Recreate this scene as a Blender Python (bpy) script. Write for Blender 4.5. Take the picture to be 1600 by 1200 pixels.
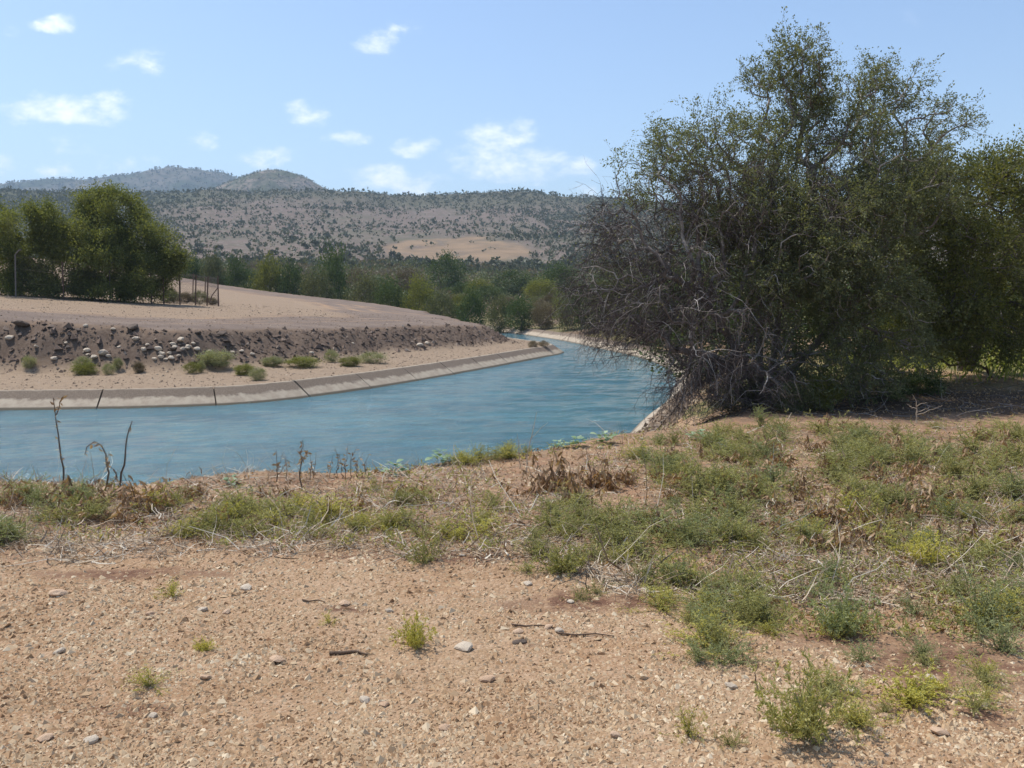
import bpy, math
import numpy as np
from mathutils import Vector

for o in list(bpy.data.objects):
    bpy.data.objects.remove(o)
S = bpy.context.scene
COL = S.collection
rng = np.random.default_rng(7)
R = math.radians

# ------------------------------------------------------------------ camera
CAMZ, F, YH = 1.65, 1386.0, 470.0          # eye height, focal length and horizon row in a 1600 x 1200 frame
cam = bpy.data.objects.new('camera', bpy.data.cameras.new('camera'))
COL.objects.link(cam); S.camera = cam
cam.location = (0, 0, CAMZ)
cam.rotation_euler = (R(90) - math.atan((600 - YH) / F), 0, 0)
cam.data.sensor_width = 36; cam.data.lens = 36 * F / 1600 * 0.9957
cam.data.clip_start = 0.05; cam.data.clip_end = 20000

# ------------------------------------------------------------------ sky and sun
SUN_EL, SUN_AZ = R(63), R(-56)              # azimuth clockwise from +Y: high, ahead on the left
sdir = Vector((math.sin(SUN_AZ) * math.cos(SUN_EL), math.cos(SUN_AZ) * math.cos(SUN_EL), math.sin(SUN_EL)))
world = bpy.data.worlds.new('World'); S.world = world; world.use_nodes = True
wt = world.node_tree; wt.nodes.clear()


class N:
    """tiny node builder"""
    def __init__(s, tree): s.t = tree
    def n(s, typ, **kw):
        nd = s.t.nodes.new(typ)
        for k, v in kw.items(): setattr(nd, k, v)
        return nd
    def put(s, sock, v):
        if isinstance(v, bpy.types.NodeSocket): s.t.links.new(v, sock)
        elif v is not None:
            if isinstance(v, (tuple, list)) and len(v) == 3 and sock.type == 'RGBA': v = (*v, 1)
            sock.default_value = v
    def math(s, op, a, b=None, c=None, clamp=False):
        nd = s.n('ShaderNodeMath', operation=op, use_clamp=clamp)
        for i, v in enumerate((a, b, c)): s.put(nd.inputs[i], v) if v is not None else None
        return nd.outputs[0]
    def mix(s, f, a, b, blend='MIX'):
        nd = s.n('ShaderNodeMix', data_type='RGBA', blend_type=blend)
        s.put(nd.inputs[0], f); s.put(nd.inputs[6], a); s.put(nd.inputs[7], b)
        return nd.outputs[2]
    def noise(s, vec, scale, detail=4, rough=.55, dist=0., out=0):
        nd = s.n('ShaderNodeTexNoise')
        if vec is not None: s.put(nd.inputs['Vector'], vec)
        nd.inputs['Scale'].default_value = scale; nd.inputs['Detail'].default_value = detail
        nd.inputs['Roughness'].default_value = rough; nd.inputs['Distortion'].default_value = dist
        return nd.outputs[out]
    def maprange(s, v, a, b, c=0., d=1., smooth=True):
        nd = s.n('ShaderNodeMapRange', interpolation_type='SMOOTHSTEP' if smooth else 'LINEAR')
        s.put(nd.inputs[0], v)
        for i, q in enumerate((a, b, c, d)): nd.inputs[i + 1].default_value = q
        return nd.outputs[0]
    def ramp(s, v, stops):
        nd = s.n('ShaderNodeValToRGB'); s.put(nd.inputs[0], v)
        el = nd.color_ramp.elements
        while len(el) < len(stops): el.new(.5)
        for e, (p, c) in zip(el, stops): e.position = p; e.color = (*c, 1)
        return nd.outputs[0]
    def attr(s, name, out='Fac'):
        return s.n('ShaderNodeAttribute', attribute_name=name).outputs[out]


w = N(wt)
sky = w.n('ShaderNodeTexSky', sky_type='NISHITA', sun_disc=False, sun_elevation=SUN_EL,
          sun_rotation=SUN_AZ % (2 * math.pi), altitude=50, air_density=1.0, dust_density=.8, ozone_density=2.2)
tc = w.n('ShaderNodeTexCoord').outputs['Generated']
sep = w.n('ShaderNodeSeparateXYZ'); w.put(sep.inputs[0], tc)
dx, dy, dz = sep.outputs
ysafe = w.math('MAXIMUM', dy, .05)
u = w.math('DIVIDE', dx, ysafe); v = w.math('DIVIDE', dz, ysafe)
cmb = w.n('ShaderNodeCombineXYZ'); w.put(cmb.inputs[0], u); w.put(cmb.inputs[1], w.math('MULTIPLY', v, 1.7))
n1 = w.noise(cmb.outputs[0], 13, 7, .62, .3)
n2 = w.noise(cmb.outputs[0], 42, 5, .6)
warpx = w.math('MULTIPLY', w.math('SUBTRACT', w.noise(cmb.outputs[0], 9, 3, .5), .5), .055)
warpy = w.math('MULTIPLY', w.math('SUBTRACT', w.noise(cmb.outputs[0], 15, 3, .5), .5), .03)
uw = w.math('ADD', u, warpx); vw = w.math('ADD', v, warpy)
# small fair-weather clouds, each a direction (x, y as seen in the photograph), its half sizes and thickness
CLOUDS = [(105, 52, 34, 12, .9), (40, 60, 22, 9, .45), (225, 110, 48, 20, .55), (105, 178, 105, 20, 1.0), (190, 166, 45, 14, .75),
          (125, 235, 40, 14, .55), (205, 262, 42, 18, .75), (5, 255, 22, 20, .8), (95, 275, 42, 12, .7), (325, 224, 24, 13, .8),
          (490, 186, 36, 15, .95), (548, 222, 44, 12, .85), (428, 250, 40, 14, .8), (660, 234, 30, 12, .85), (648, 208, 12, 6, .4),
          (592, 76, 30, 15, .75), (638, 55, 36, 14, .6), (610, 284, 74, 20, .95), (790, 216, 58, 20, 1.0), (838, 204, 22, 9, .8),
          (770, 258, 62, 24, 1.0), (845, 262, 66, 24, .95), (898, 264, 26, 15, .9), (908, 298, 24, 12, .85), (1590, 285, 40, 22, .8),
          (935, 140, 30, 8, .2), (1420, 40, 90, 14, .12)]
cm = None
for cx, cy, rx, ry, th in CLOUDS:
    U, V = (cx - 800) / F, (YH - cy) / F
    a = w.math('DIVIDE', w.math('SUBTRACT', uw, U), rx * 1.5 / F); b = w.math('DIVIDE', w.math('SUBTRACT', vw, V), ry * 1.6 / F)
    r2 = w.math('ADD', w.math('MULTIPLY', a, a), w.math('MULTIPLY', b, b))
    g = w.math('MULTIPLY', w.math('SUBTRACT', 1., r2, clamp=True), th)
    cm = g if cm is None else w.math('MAXIMUM', cm, g)
cm = w.math('MULTIPLY', cm, w.maprange(dy, .05, .3))
# the same kind of sky all round
gc = w.n('ShaderNodeVectorMath', operation='SCALE')
cz = w.n('ShaderNodeCombineXYZ'); zz = w.math('ADD', w.math('MAXIMUM', dz, 0.), .12)
w.put(cz.inputs[0], w.math('DIVIDE', dx, zz)); w.put(cz.inputs[1], w.math('DIVIDE', dy, zz))
gen = w.maprange(w.noise(cz.outputs[0], 1.1, 6, .6), .56, .78, 0, .8)
gen = w.math('MULTIPLY', gen, w.maprange(dy, .45, .15))
dens = w.math('ADD', w.math('MULTIPLY', cm, 1.0), w.math('MULTIPLY', w.math('SUBTRACT', w.math('ADD', w.math('MULTIPLY', n1, .6), w.math('MULTIPLY', n2, .4)), .56), 4.2))
dens = w.math('MULTIPLY', w.maprange(dens, .0, 1.45, 0, .9), w.maprange(cm, 0., .5))
dens = w.math('MAXIMUM', dens, gen)
ccol = w.mix(dens, sky.outputs[0], (8.2, 8.3, 8.4))
bg = w.n('ShaderNodeBackground'); w.put(bg.inputs[0], ccol); bg.inputs[1].default_value = 0.145
wo = w.n('ShaderNodeOutputWorld'); wt.links.new(bg.outputs[0], wo.inputs[0])

sl = bpy.data.lights.new('sun', 'SUN'); sl.energy = 3.9; sl.angle = R(.53); sl.color = (1, .955, .89)
so = bpy.data.objects.new('sun', sl); COL.objects.link(so)
so.rotation_euler = (-sdir).to_track_quat('-Z', 'Y').to_euler(); so.location = (-20, 30, 60)

S.view_settings.view_transform = 'Standard'; S.view_settings.look = 'None'
S.view_settings.exposure = 0.42; S.view_settings.gamma = 1
S.render.engine = 'CYCLES'
S.cycles.max_bounces = 6; S.cycles.volume_bounces = 0; S.cycles.transparent_max_bounces = 8

# ------------------------------------------------------------------ helpers
def tag(o, label=None, cat=None, group=None, kind=None):
    if label: o['label'] = label
    if cat: o['category'] = cat
    if group: o['group'] = group
    if kind: o['kind'] = kind
    return o


def mesh_np(name, V, faces, smooth=False, attrs=None, mats=None, face_mat=None):
    """faces: list of int arrays (n,3) or (n,4); attrs: name -> per-vertex floats (n,) or colours (n,4)"""
    me = bpy.data.meshes.new(name)
    V = np.asarray(V, np.float32).reshape(-1, 3)
    faces = [np.asarray(f, np.int32) for f in faces if len(f)]
    nl = sum(f.size for f in faces); nf = sum(len(f) for f in faces)
    me.vertices.add(len(V)); me.vertices.foreach_set('co', V.ravel())
    me.loops.add(nl); me.polygons.add(nf)
    me.loops.foreach_set('vertex_index', np.concatenate([f.ravel() for f in faces]))
    tot = np.concatenate([np.full(len(f), f.shape[1], np.int32) for f in faces])
    st = np.zeros(nf, np.int32); st[1:] = np.cumsum(tot)[:-1]
    me.polygons.foreach_set('loop_start', st)
    me.polygons.foreach_set('use_smooth', np.full(nf, smooth))
    if face_mat is not None: me.polygons.foreach_set('material_index', np.asarray(face_mat, np.int32))
    for k, a in (attrs or {}).items():
        a = np.asarray(a, np.float32)
        if a.ndim == 1:
            me.attributes.new(k, 'FLOAT', 'POINT').data.foreach_set('value', a)
        else:
            me.attributes.new(k, 'FLOAT_COLOR', 'POINT').data.foreach_set('color', a.ravel())
    for m in (mats or []): me.materials.append(m)
    me.update(calc_edges=True); me.validate()
    return me


def obj(name, me, parent=None, loc=None, rz=0., sc=None):
    o = bpy.data.objects.new(name, me); COL.objects.link(o)
    if parent is not None: o.parent = parent
    if loc is not None: o.location = loc
    if rz: o.rotation_euler = (0, 0, rz)
    if sc is not None: o.scale = (sc, sc, sc) if np.isscalar(sc) else sc
    return o


def hash2(ix, iy, s):
    h = (ix.astype(np.int64) * 374761393 + iy.astype(np.int64) * 668265263 + s * 982451653) & 0xffffffff
    h = ((h ^ (h >> 13)) * 1274126177) & 0xffffffff
    return ((h ^ (h >> 16)) & 0xffffff) / float(0xffffff)


def vnoise(x, y, s=0):
    x = np.asarray(x, float); y = np.asarray(y, float)
    ix = np.floor(x); iy = np.floor(y); fx = x - ix; fy = y - iy
    fx = fx * fx * (3 - 2 * fx); fy = fy * fy * (3 - 2 * fy)
    ix = ix.astype(np.int64); iy = iy.astype(np.int64)
    a = hash2(ix, iy, s); b = hash2(ix + 1, iy, s); c = hash2(ix, iy + 1, s); d = hash2(ix + 1, iy + 1, s)
    return (a * (1 - fx) + b * fx) * (1 - fy) + (c * (1 - fx) + d * fx) * fy


def fbm(x, y, oct=4, s=0):
    r = 0; a = 1.; t = 0
    for i in range(oct):
        r = r + a * (vnoise(x * 2 ** i + 17.3 * i, y * 2 ** i - 9.1 * i, s + i) - .5); t += a; a *= .5
    return r / t * 2


def sst(a, b, x):
    t = np.clip((np.asarray(x, float) - a) / (b - a), 0, 1)
    return t * t * (3 - 2 * t)


def smooth_line(P, step):
    """Catmull-Rom through P, resampled evenly"""
    P = np.array(P, float); Q = np.vstack([2 * P[0] - P[1], P, 2 * P[-1] - P[-2]]); out = []
    for i in range(1, len(Q) - 2):
        t = np.linspace(0, 1, 24, endpoint=False)[:, None]
        a, b, c, d = Q[i - 1:i + 3]
        out.append(.5 * (2 * b + (c - a) * t + (2 * a - 5 * b + 4 * c - d) * t ** 2 + (-a + 3 * b - 3 * c + d) * t ** 3))
    out = np.vstack(out + [P[-1:]])
    L = np.r_[0, np.cumsum(np.linalg.norm(np.diff(out, axis=0), axis=1))]
    s = np.arange(0, L[-1], step)
    return np.c_[np.interp(s, L, out[:, 0]), np.interp(s, L, out[:, 1])]


def seg_dist(x, y, P):
    """distance to polyline P and arc parameter (index) of the nearest point"""
    if x.size < 6000:
        a = P[:-1]; d = P[1:] - a; l2 = (d * d).sum(1)
        rx_ = x[:, None] - a[:, 0]; ry_ = y[:, None] - a[:, 1]
        t = np.clip((rx_ * d[:, 0] + ry_ * d[:, 1]) / l2, 0, 1)
        q = (rx_ - t * d[:, 0]) ** 2 + (ry_ - t * d[:, 1]) ** 2; j = q.argmin(1); ii_ = np.arange(x.size)
        return np.sqrt(q[ii_, j]), j + t[ii_, j]
    best = np.full(x.shape, 1e18); arc = np.zeros(x.shape)
    for i in range(len(P) - 1):
        a = P[i]; d = P[i + 1] - a; l2 = d @ d
        t = np.clip(((x - a[0]) * d[0] + (y - a[1]) * d[1]) / l2, 0, 1)
        q = (x - a[0] - t * d[0]) ** 2 + (y - a[1] - t * d[1]) ** 2
        m = q < best; best = np.where(m, q, best); arc = np.where(m, i + t, arc)
    return np.sqrt(best), arc


def in_poly(x, y, P):
    if x.size < 6000:
        Q = np.roll(P, -1, axis=0); dy_ = np.where(Q[:, 1] == P[:, 1], 1e-9, Q[:, 1] - P[:, 1])
        c = ((P[:, 1] > y[:, None]) != (Q[:, 1] > y[:, None])) & (x[:, None] < (Q[:, 0] - P[:, 0]) * (y[:, None] - P[:, 1]) / dy_ + P[:, 0])
        return c.sum(1) % 2 == 1
    r = np.zeros(x.shape, bool)
    for (x0, y0), (x1, y1) in zip(P, np.roll(P, -1, axis=0)):
        if y0 == y1: continue
        c = ((y0 > y) != (y1 > y)) & (x < (x1 - x0) * (y - y0) / (y1 - y0) + x0)
        r ^= c
    return r


# ------------------------------------------------------------------ the lie of the land
WATER = -1.75
INNER = [(-70, 27.4), (-40, 27.2), (-25, 27.1), (-15.8, 27.5), (-10.6, 28.4), (-8.0, 30.2), (-5.1, 35.4), (-1.6, 44), (1.3, 52), (3.2, 57.4), (3.2, 60.5),
         (1.6, 66), (-1.2, 75), (-6, 90), (-14, 106), (-32, 122), (-60, 138), (-110, 155)]
OUTER = [(-70, 10.2), (-40, 10.6), (-15, 11.2), (-5, 11.7), (-2, 12.6), (0, 14.4), (1.5, 17.3), (2.87, 21.7), (4.06, 26), (5.6, 31), (7.5, 40), (8.0, 48), (7.5, 56), (6.4, 63),
         (5.2, 71.4), (3.6, 80), (-1.0, 97), (-9, 114), (-28, 131), (-58, 147), (-110, 165)]
IN_L = smooth_line(INNER, 1.2); OUT_L = smooth_line(OUTER, 1.2)
CANAL = np.vstack([IN_L, OUT_L[::-1]])
PROM = np.vstack([IN_L, [(-400, 155), (-400, 27)]])
RIDGE_X = [-3000, -600, 0, 150, 250, 330, 500, 600, 650, 770, 830, 900, 1000, 1300, 1600, 2400, 4000]
RIDGE_E = [60, 150, 172, 168, 166, 170, 170, 167, 163, 169, 168, 162, 154, 140, 128, 110, 60]


def terrain(x, y, full=False):
    x = np.asarray(x, float); y = np.asarray(y, float); shp = x.shape; x = x.ravel(); y = y.ravel()
    D = np.hypot(x, y)
    # open land outside the canal bend
    far = -.6 + .035 * np.maximum(0, D - 90) - .05 * np.minimum(0, x + 4) * sst(70, 130, y) + .6 * fbm(x / 19, y / 19, 3, 5)
    right = .02 * np.maximum(0, y - 14) + .25 * fbm(x / 6, y / 6, 3, 9) * sst(12, 22, y)
    near = .05 * fbm(x / 2.1, y / 2.1, 3, 3) + right
    wf = sst(40, 75, y) * (y > 0)
    land = near * (1 - wf) + far * wf
    # hills
    yy = np.where(y > 1, y, 1.)
    px = np.where(y > 1, 800 + F * x / yy, np.where(x > 0, 4000, -3000))
    px = np.clip(px, -3000, 4000)
    rid = np.interp(px, RIDGE_X, RIDGE_E) + 3 * fbm(px / 55, px * 0 + 3.3, 3, 21) + 2.2 * fbm(px / 12, px * 0 + 1.3, 2, 23)
    rd = np.clip((D - 380) / 620, 0, None)
    e0 = 58 + 7 * fbm(px / 160, D / 150, 2, 31)
    prof = np.where(rd < 1, .55 * rd + .45 * np.clip(rd, 0, 1) ** .6, 1 - .5 * (rd - 1))
    E = e0 + (rid - e0) * prof
    hill = CAMZ + E * np.minimum(yy, 1250) / F * np.where(rd > 1, np.clip(1 - (rd - 1) * .6, .2, 1), 1)
    hill = hill + (6.0 * fbm(x / 110, y / 150, 4, 41) + 2.2 * fbm(x / 26, y / 26, 3, 44)) * np.clip(rd, 0, .8) * np.where(D > 960, np.clip((1010 - D) / 50, 0, 1), 1)
    wh = sst(190, 400, D) * (y > 0)
    land = land * (1 - wh) + hill * wh
    z = land.copy()
    di = np.full(x.shape, 99.); do = np.full(x.shape, 99.)
    arc = np.zeros(x.shape)
    nearm = (D < 190) & (y > 2)
    xi = x[nearm]; yi = y[nearm]
    if nearm.any():
        di[nearm], arc[nearm] = seg_dist(xi, yi, IN_L); do[nearm], _ = seg_dist(xi, yi, OUT_L)
    pr = np.zeros(x.shape, bool); ca = np.zeros(x.shape, bool)
    if nearm.any():
        pr[nearm] = in_poly(xi, yi, PROM); ca[nearm] = in_poly(xi, yi, CANAL)
    # outer side: concrete slope, then earth up to the crest
    od = do
    n_ = fbm(x / 1.3, y / 1.3, 3, 51)
    lip = np.where(y > 45, -1.22, -1.22)
    crest = np.where(y > 45, 7., 4.0 + .6 * n_)
    zo = np.where(od < .8, WATER - .12 + (lip - WATER) * od / .8, lip - .07 + (land - lip + .07) * sst(.7, crest, od))
    # inner side: slope, sandy berm, rough bank, plateau with tracks
    bw = np.interp(arc * 1.2, [0, 55, 70, 88, 95, 130], [5.2, 5.2, 4.6, 3.4, 2.6, 2.4])
    bw = bw + .35 * fbm(x / 2.2, y / 2.2, 3, 61)
    plat = .46 - .068 * (x + 10.2) + .0115 * (y - 47) + .0016 * np.maximum(0, -20 - x) ** 2 * sst(70, 110, y)
    plat = np.minimum(plat, 7) + .10 * fbm(x / 5, y / 5, 3, 63)
    berm = -1.26 + .05 * np.clip(di - .7, 0, 6) + .05 * fbm(x / 1.5, y / 1.5, 3, 65)
    rise = sst(0, 1, np.clip((di - bw) / (2.9 + .5 * fbm(x / 3, y / 3, 2, 67)), 0, 1))
    rough = (rise * (1 - rise) * 4)
    clod = np.sqrt(rough) * (.20 * fbm(x / .8, y / .8, 4, 71) + .13 * fbm(x / .3, y / .3, 3, 75))
    zi = np.where(di < .72, WATER - .1 + .5 * di / .72, berm + (plat - berm) * rise + clod)
    bed = WATER - .12 - np.minimum(np.minimum(di, do) / 1.5, 1.7)
    z = np.where(ca, bed, np.where(pr & (D < 190), zi, np.where(do < 90, zo, z)))
    z = z + .018 * fbm(x / .35, y / .35, 3, 81) * (D < 40) * (~ca)
    if full:
        return tuple(a.reshape(shp) for a in (z, D, px, di, do, pr, ca, rise, rough, wh, wf))
    return z.reshape(shp)


def gz(x, y): return float(terrain(np.array([x]), np.array([y]))[0])


_ds = np.geomspace(2.2, 1000, 900)
def ground_at(px, py):
    """where the line of sight to a spot of the photograph meets the land"""
    dx_, dz_ = (px - 800) / F, (YH - py) / F
    q = _ds[::9]; hit = np.nonzero(CAMZ + dz_ * q <= terrain(dx_ * q, q))[0]
    if not len(hit): d = 60.
    else:
        q = np.linspace(q[max(hit[0] - 1, 0)], q[hit[0]], 24); hit = np.nonzero(CAMZ + dz_ * q <= terrain(dx_ * q, q))[0]
        d = q[hit[0]] if len(hit) else q[-1]
    if py > 660 and d > 12.3 and px < 1010: return ground_at(px, py + 5)
    return dx_ * d, d, gz(dx_ * d, d)


def place(px, d):
    x = (px - 800) / F * d
    return x, d, gz(x, d)


# ------------------------------------------------------------------ materials
def new_mat(name):
    m = bpy.data.materials.new(name); m.use_nodes = True; m.node_tree.nodes.clear()
    return m, N(m.node_tree)


def finish(m, nb, shader, disp=None):
    o = nb.n('ShaderNodeOutputMaterial'); m.node_tree.links.new(shader, o.inputs[0])
    return m


def principled(nb, col, rough=.9, spec=.2, bump=None, bs=.3, bd=.02):
    p = nb.n('ShaderNodeBsdfPrincipled')
    nb.put(p.inputs['Base Color'], col); nb.put(p.inputs['Roughness'], rough)
    p.inputs['Specular IOR Level'].default_value = spec
    if bump is not None:
        b = nb.n('ShaderNodeBump'); b.inputs['Strength'].default_value = bs; b.inputs['Distance'].default_value = bd
        nb.put(b.inputs['Height'], bump); nb.put(p.inputs['Normal'], b.outputs[0])
    return p.outputs[0]


def LM(f, st): return [(p, tuple(q * f for q in c)) for p, c in st]


def leaf_mat(name, stops, trans=.3, rough=.6, jitter=.25):
    m, nb = new_mat(name)
    c = nb.ramp(nb.attr('tint'), stops)
    info = nb.n('ShaderNodeObjectInfo')
    c = nb.mix(jitter, c, nb.ramp(info.outputs['Random'], [(0, tuple(q * .7 for q in stops[0][1])), (.5, stops[len(stops) // 2][1]), (1, tuple(min(1, q * 1.15) for q in stops[-1][1]))]))
    p = nb.n('ShaderNodeBsdfPrincipled'); nb.put(p.inputs['Base Color'], c)
    p.inputs['Roughness'].default_value = rough; p.inputs['Specular IOR Level'].default_value = .25
    t = nb.n('ShaderNodeBsdfTranslucent'); nb.put(t.inputs[0], nb.mix(.5, c, nb.mix(1., c, (2.2, 2., .5), 'MULTIPLY')))
    mx = nb.n('ShaderNodeMixShader'); mx.inputs[0].default_value = trans
    m.node_tree.links.new(p.outputs[0], mx.inputs[1]); m.node_tree.links.new(t.outputs[0], mx.inputs[2])
    return finish(m, nb, mx.outputs[0])


def tint_mat(name, stops, rough=.9, spec=.15, bumpscale=None, obj_jit=0.):
    m, nb = new_mat(name)
    co = nb.n('ShaderNodeTexCoord').outputs['Object']
    c = nb.ramp(nb.attr('tint'), stops)
    if obj_jit:
        info = nb.n('ShaderNodeObjectInfo')
        c = nb.mix(obj_jit, c, nb.ramp(info.outputs['Random'], stops))
    bump = None
    if bumpscale:
        nz = nb.noise(co, bumpscale, 4, .6); bump = nz
        c = nb.mix(nb.maprange(nz, .3, .7, 0, .45), c, nb.mix(1., c, (.55, .52, .5), 'MULTIPLY'))
    return finish(m, nb, principled(nb, c, rough, spec, bump, .5, .02))


M = {}
# ground: colours of the soils by zone, broken up with noise
m, nb = new_mat('soil'); M['ground'] = m
co = nb.n('ShaderNodeTexCoord').outputs['Object']
zs = nb.n('ShaderNodeSeparateColor'); nb.put(zs.inputs[0], nb.attr('zone', 'Color')); zb, zk, zr = zs.outputs
z2 = nb.n('ShaderNodeSeparateColor'); nb.put(z2.inputs[0], nb.attr('zone2', 'Color')); zg, zl, zh = z2.outputs
nbig = nb.noise(co, .7, 5, .6); nmid = nb.noise(co, 4.5, 5, .65); nfin = nb.noise(co, 38, 4, .65); nvf = nb.noise(co, 120, 3, .6)
vor = nb.n('ShaderNodeTexVoronoi'); nb.put(vor.inputs['Vector'], co); vor.inputs['Scale'].default_value = 52
vor2 = nb.n('ShaderNodeTexVoronoi', feature='DISTANCE_TO_EDGE'); nb.put(vor2.inputs['Vector'], co); vor2.inputs['Scale'].default_value = 34
base = nb.mix(nb.maprange(nbig, .35, .65), (.36, .245, .145), (.31, .19, .105))
base = nb.mix(nb.maprange(nmid, .35, .7, 0, .6), base, (.43, .29, .185))
base = nb.mix(nb.maprange(nfin, .45, .75, 0, .45), base, (.21, .105, .055))
vs = nb.n('ShaderNodeSeparateColor'); nb.put(vs.inputs[0], vor.outputs['Color'])
base = nb.mix(nb.maprange(vs.outputs[0], .55, 1., 0, .45), base, (.50, .37, .25))
base = nb.mix(nb.maprange(nvf, .5, .72, 0, .5), base, (.22, .115, .06))
base = nb.mix(nb.math('MULTIPLY', nb.attr('red'), nb.maprange(nb.noise(co, 9, 5, .7), .3, .55)), base, nb.mix(nb.maprange(nfin, .4, .7), (.135, .07, .045), (.21, .12, .075)))
lit = nb.mix(nb.maprange(nmid, .35, .65), (.20, .135, .09), (.30, .17, .10))
lit = nb.mix(nb.maprange(nfin, .5, .75, 0, .6), lit, (.36, .28, .20))
base = nb.mix(nb.math('MULTIPLY', zl, nb.maprange(nb.noise(co, 2.2, 4, .65), .3, .62)), base, lit)
base = nb.mix(nb.math('MULTIPLY', nb.attr('tree_shade'), nb.maprange(nb.noise(co, 3.5, 5, .7), .25, .5, .5, 1.)), base, nb.mix(nb.maprange(nfin, .4, .7), (.085, .058, .04), (.16, .105, .07)))  # shade under the tree painted into the soil as a dark humus brown
sand = nb.mix(nb.maprange(nmid, .3, .7), (.32, .24, .165), (.26, .19, .13))
sand = nb.mix(nb.maprange(nb.noise(co, 13, 5, .7), .45, .75, 0, .55), sand, (.21, .15, .10))
base = nb.mix(zb, base, sand)
road = nb.mix(nb.maprange(nb.noise(co, .5, 5, .6), .35, .65), (.165, .125, .10), (.21, .16, .125))
road = nb.mix(nb.maprange(nb.noise(co, 9, 5, .6), .5, .8, 0, .5), road, (.26, .205, .165))
base = nb.mix(zr, base, road)
bank = nb.mix(nb.maprange(nmid, .3, .7), (.165, .12, .088), (.115, .08, .058))
bank = nb.mix(nb.maprange(nb.noise(co, 13, 5, .7), .5, .75, 0, .7), bank, (.25, .19, .14))
base = nb.mix(zk, base, bank)
grn = nb.mix(nb.maprange(nmid, .35, .65), (.11, .14, .035), (.20, .15, .07))
base = nb.mix(zg, base, grn)
hn = nb.noise(co, .035, 6, .65); hf = nb.noise(co, .28, 5, .7)
hillc = nb.mix(nb.maprange(hn, .38, .62), (.165, .12, .098), (.135, .103, .078))
hillc = nb.mix(nb.maprange(hf, .52, .66, 0, .8), hillc, (.27, .225, .19))
hillc = nb.mix(nb.maprange(nb.noise(co, .5, 3, .6), .53, .62, 0, .75), hillc, (.085, .09, .045))
hillc = nb.mix(nb.maprange(nb.noise(co, .012, 4, .6), .52, .68, 0, .5), hillc, (.095, .098, .055))
hillc = nb.mix(nb.math('MULTIPLY', nb.attr('wood'), nb.maprange(hf, .3, .55, .55, 1.)), hillc, nb.mix(nb.maprange(hf, .4, .6), (.055, .065, .035), (.10, .10, .055)))
base = nb.mix(zh, base, hillc)
fld = nb.mix(nb.maprange(nb.noise(co, .06, 4, .6), .35, .65), (.26, .18, .11), (.205, .145, .09))
base = nb.mix(nb.attr('field'), base, fld)
ht = nb.math('ADD', nb.math('MULTIPLY', nfin, .7), nb.math('MULTIPLY', vor.outputs[0], -.6))
ht = nb.math('ADD', ht, nb.math('MULTIPLY', nvf, .35))
finish(m, nb, principled(nb, base, .95, .1, ht, .75, .022))

m, nb = new_mat('far_hill'); M['farhill'] = m
co = nb.n('ShaderNodeTexCoord').outputs['Object']
c = nb.mix(nb.maprange(nb.noise(co, .02, 5, .65), .4, .6), (.25, .20, .16), (.10, .105, .065))
c = nb.mix(nb.maprange(nb.noise(co, .11, 4, .7), .48, .6, 0, .8), c, (.07, .08, .045))
finish(m, nb, principled(nb, c, .95, .05))
m, nb = new_mat('wooded_mountain'); M['mount'] = m
co = nb.n('ShaderNodeTexCoord').outputs['Object']
c = nb.mix(nb.maprange(nb.noise(co, .006, 6, .65), .38, .62), (.16, .14, .11), (.06, .075, .045))
c = nb.mix(nb.maprange(nb.noise(co, .035, 4, .7), .46, .62, 0, .8), c, (.05, .06, .035))
finish(m, nb, principled(nb, c, .95, .05))

# concrete lining: pale washed band by the water, gravelly dirty band above
m, nb = new_mat('lining_concrete'); M['concrete'] = m
co = nb.n('ShaderNodeTexCoord').outputs['Object']; t = nb.attr('tint')
nn = nb.noise(co, 3, 5, .65); nf_ = nb.noise(co, 26, 5, .7)
pale = nb.mix(nb.maprange(nn, .35, .65), (.43, .36, .27), (.34, .275, .205))
dirt = nb.mix(nb.maprange(nf_, .35, .65), (.14, .108, .08), (.235, .18, .132))
f = nb.maprange(nb.math('ADD', t, nb.math('MULTIPLY', nb.math('SUBTRACT', nn, .5), .5)), .40, .56)
f = nb.math('MULTIPLY', f, nb.maprange(nb.math('ADD', t, nb.math('MULTIPLY', nb.math('SUBTRACT', nn, .5), .25)), 1.02, .9))
c = nb.mix(f, pale, dirt)
c = nb.mix(nb.maprange(t, .16, .06), c, (.075, .065, .045))
c = nb.mix(nb.maprange(nf_, .5, .8, 0, .4), c, (.2, .16, .12))
finish(m, nb, principled(nb, c, .9, .2, nf_, .5, .02))
m, nb = new_mat('lining_bed'); M['bed'] = m
finish(m, nb, principled(nb, (.06, .05, .04), .95, .1))

# water: cloudy blue-green, moving
m, nb = new_mat('canal_water'); M['water'] = m
co = nb.n('ShaderNodeTexCoord').outputs['Object']
mp = nb.n('ShaderNodeMapping'); nb.put(mp.inputs[0], co); mp.inputs['Scale'].default_value = (.55, 1.25, 1)
nw = nb.noise(mp.outputs[0], .42, 5, .6, .6)
nr = nb.noise(mp.outputs[0], 2.6, 5, .62, .5); ns = nb.noise(mp.outputs[0], 11, 4, .6, .3)
c = nb.mix(nb.maprange(nw, .35, .65), (.045, .125, .155), (.075, .18, .205))
c = nb.mix(nb.maprange(nb.noise(mp.outputs[0], .9, 6, .7, 1.2), .57, .76, 0, .75), c, (.16, .29, .31))
h = nb.math('ADD', nb.math('MULTIPLY', nr, 1.), nb.math('MULTIPLY', ns, .6))
p = nb.n('ShaderNodeBsdfPrincipled'); nb.put(p.inputs['Base Color'], c); p.inputs['Roughness'].default_value = .06
p.inputs['IOR'].default_value = 1.33
b = nb.n('ShaderNodeBump'); b.inputs['Strength'].default_value = .7; b.inputs['Distance'].default_value = .16
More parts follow.
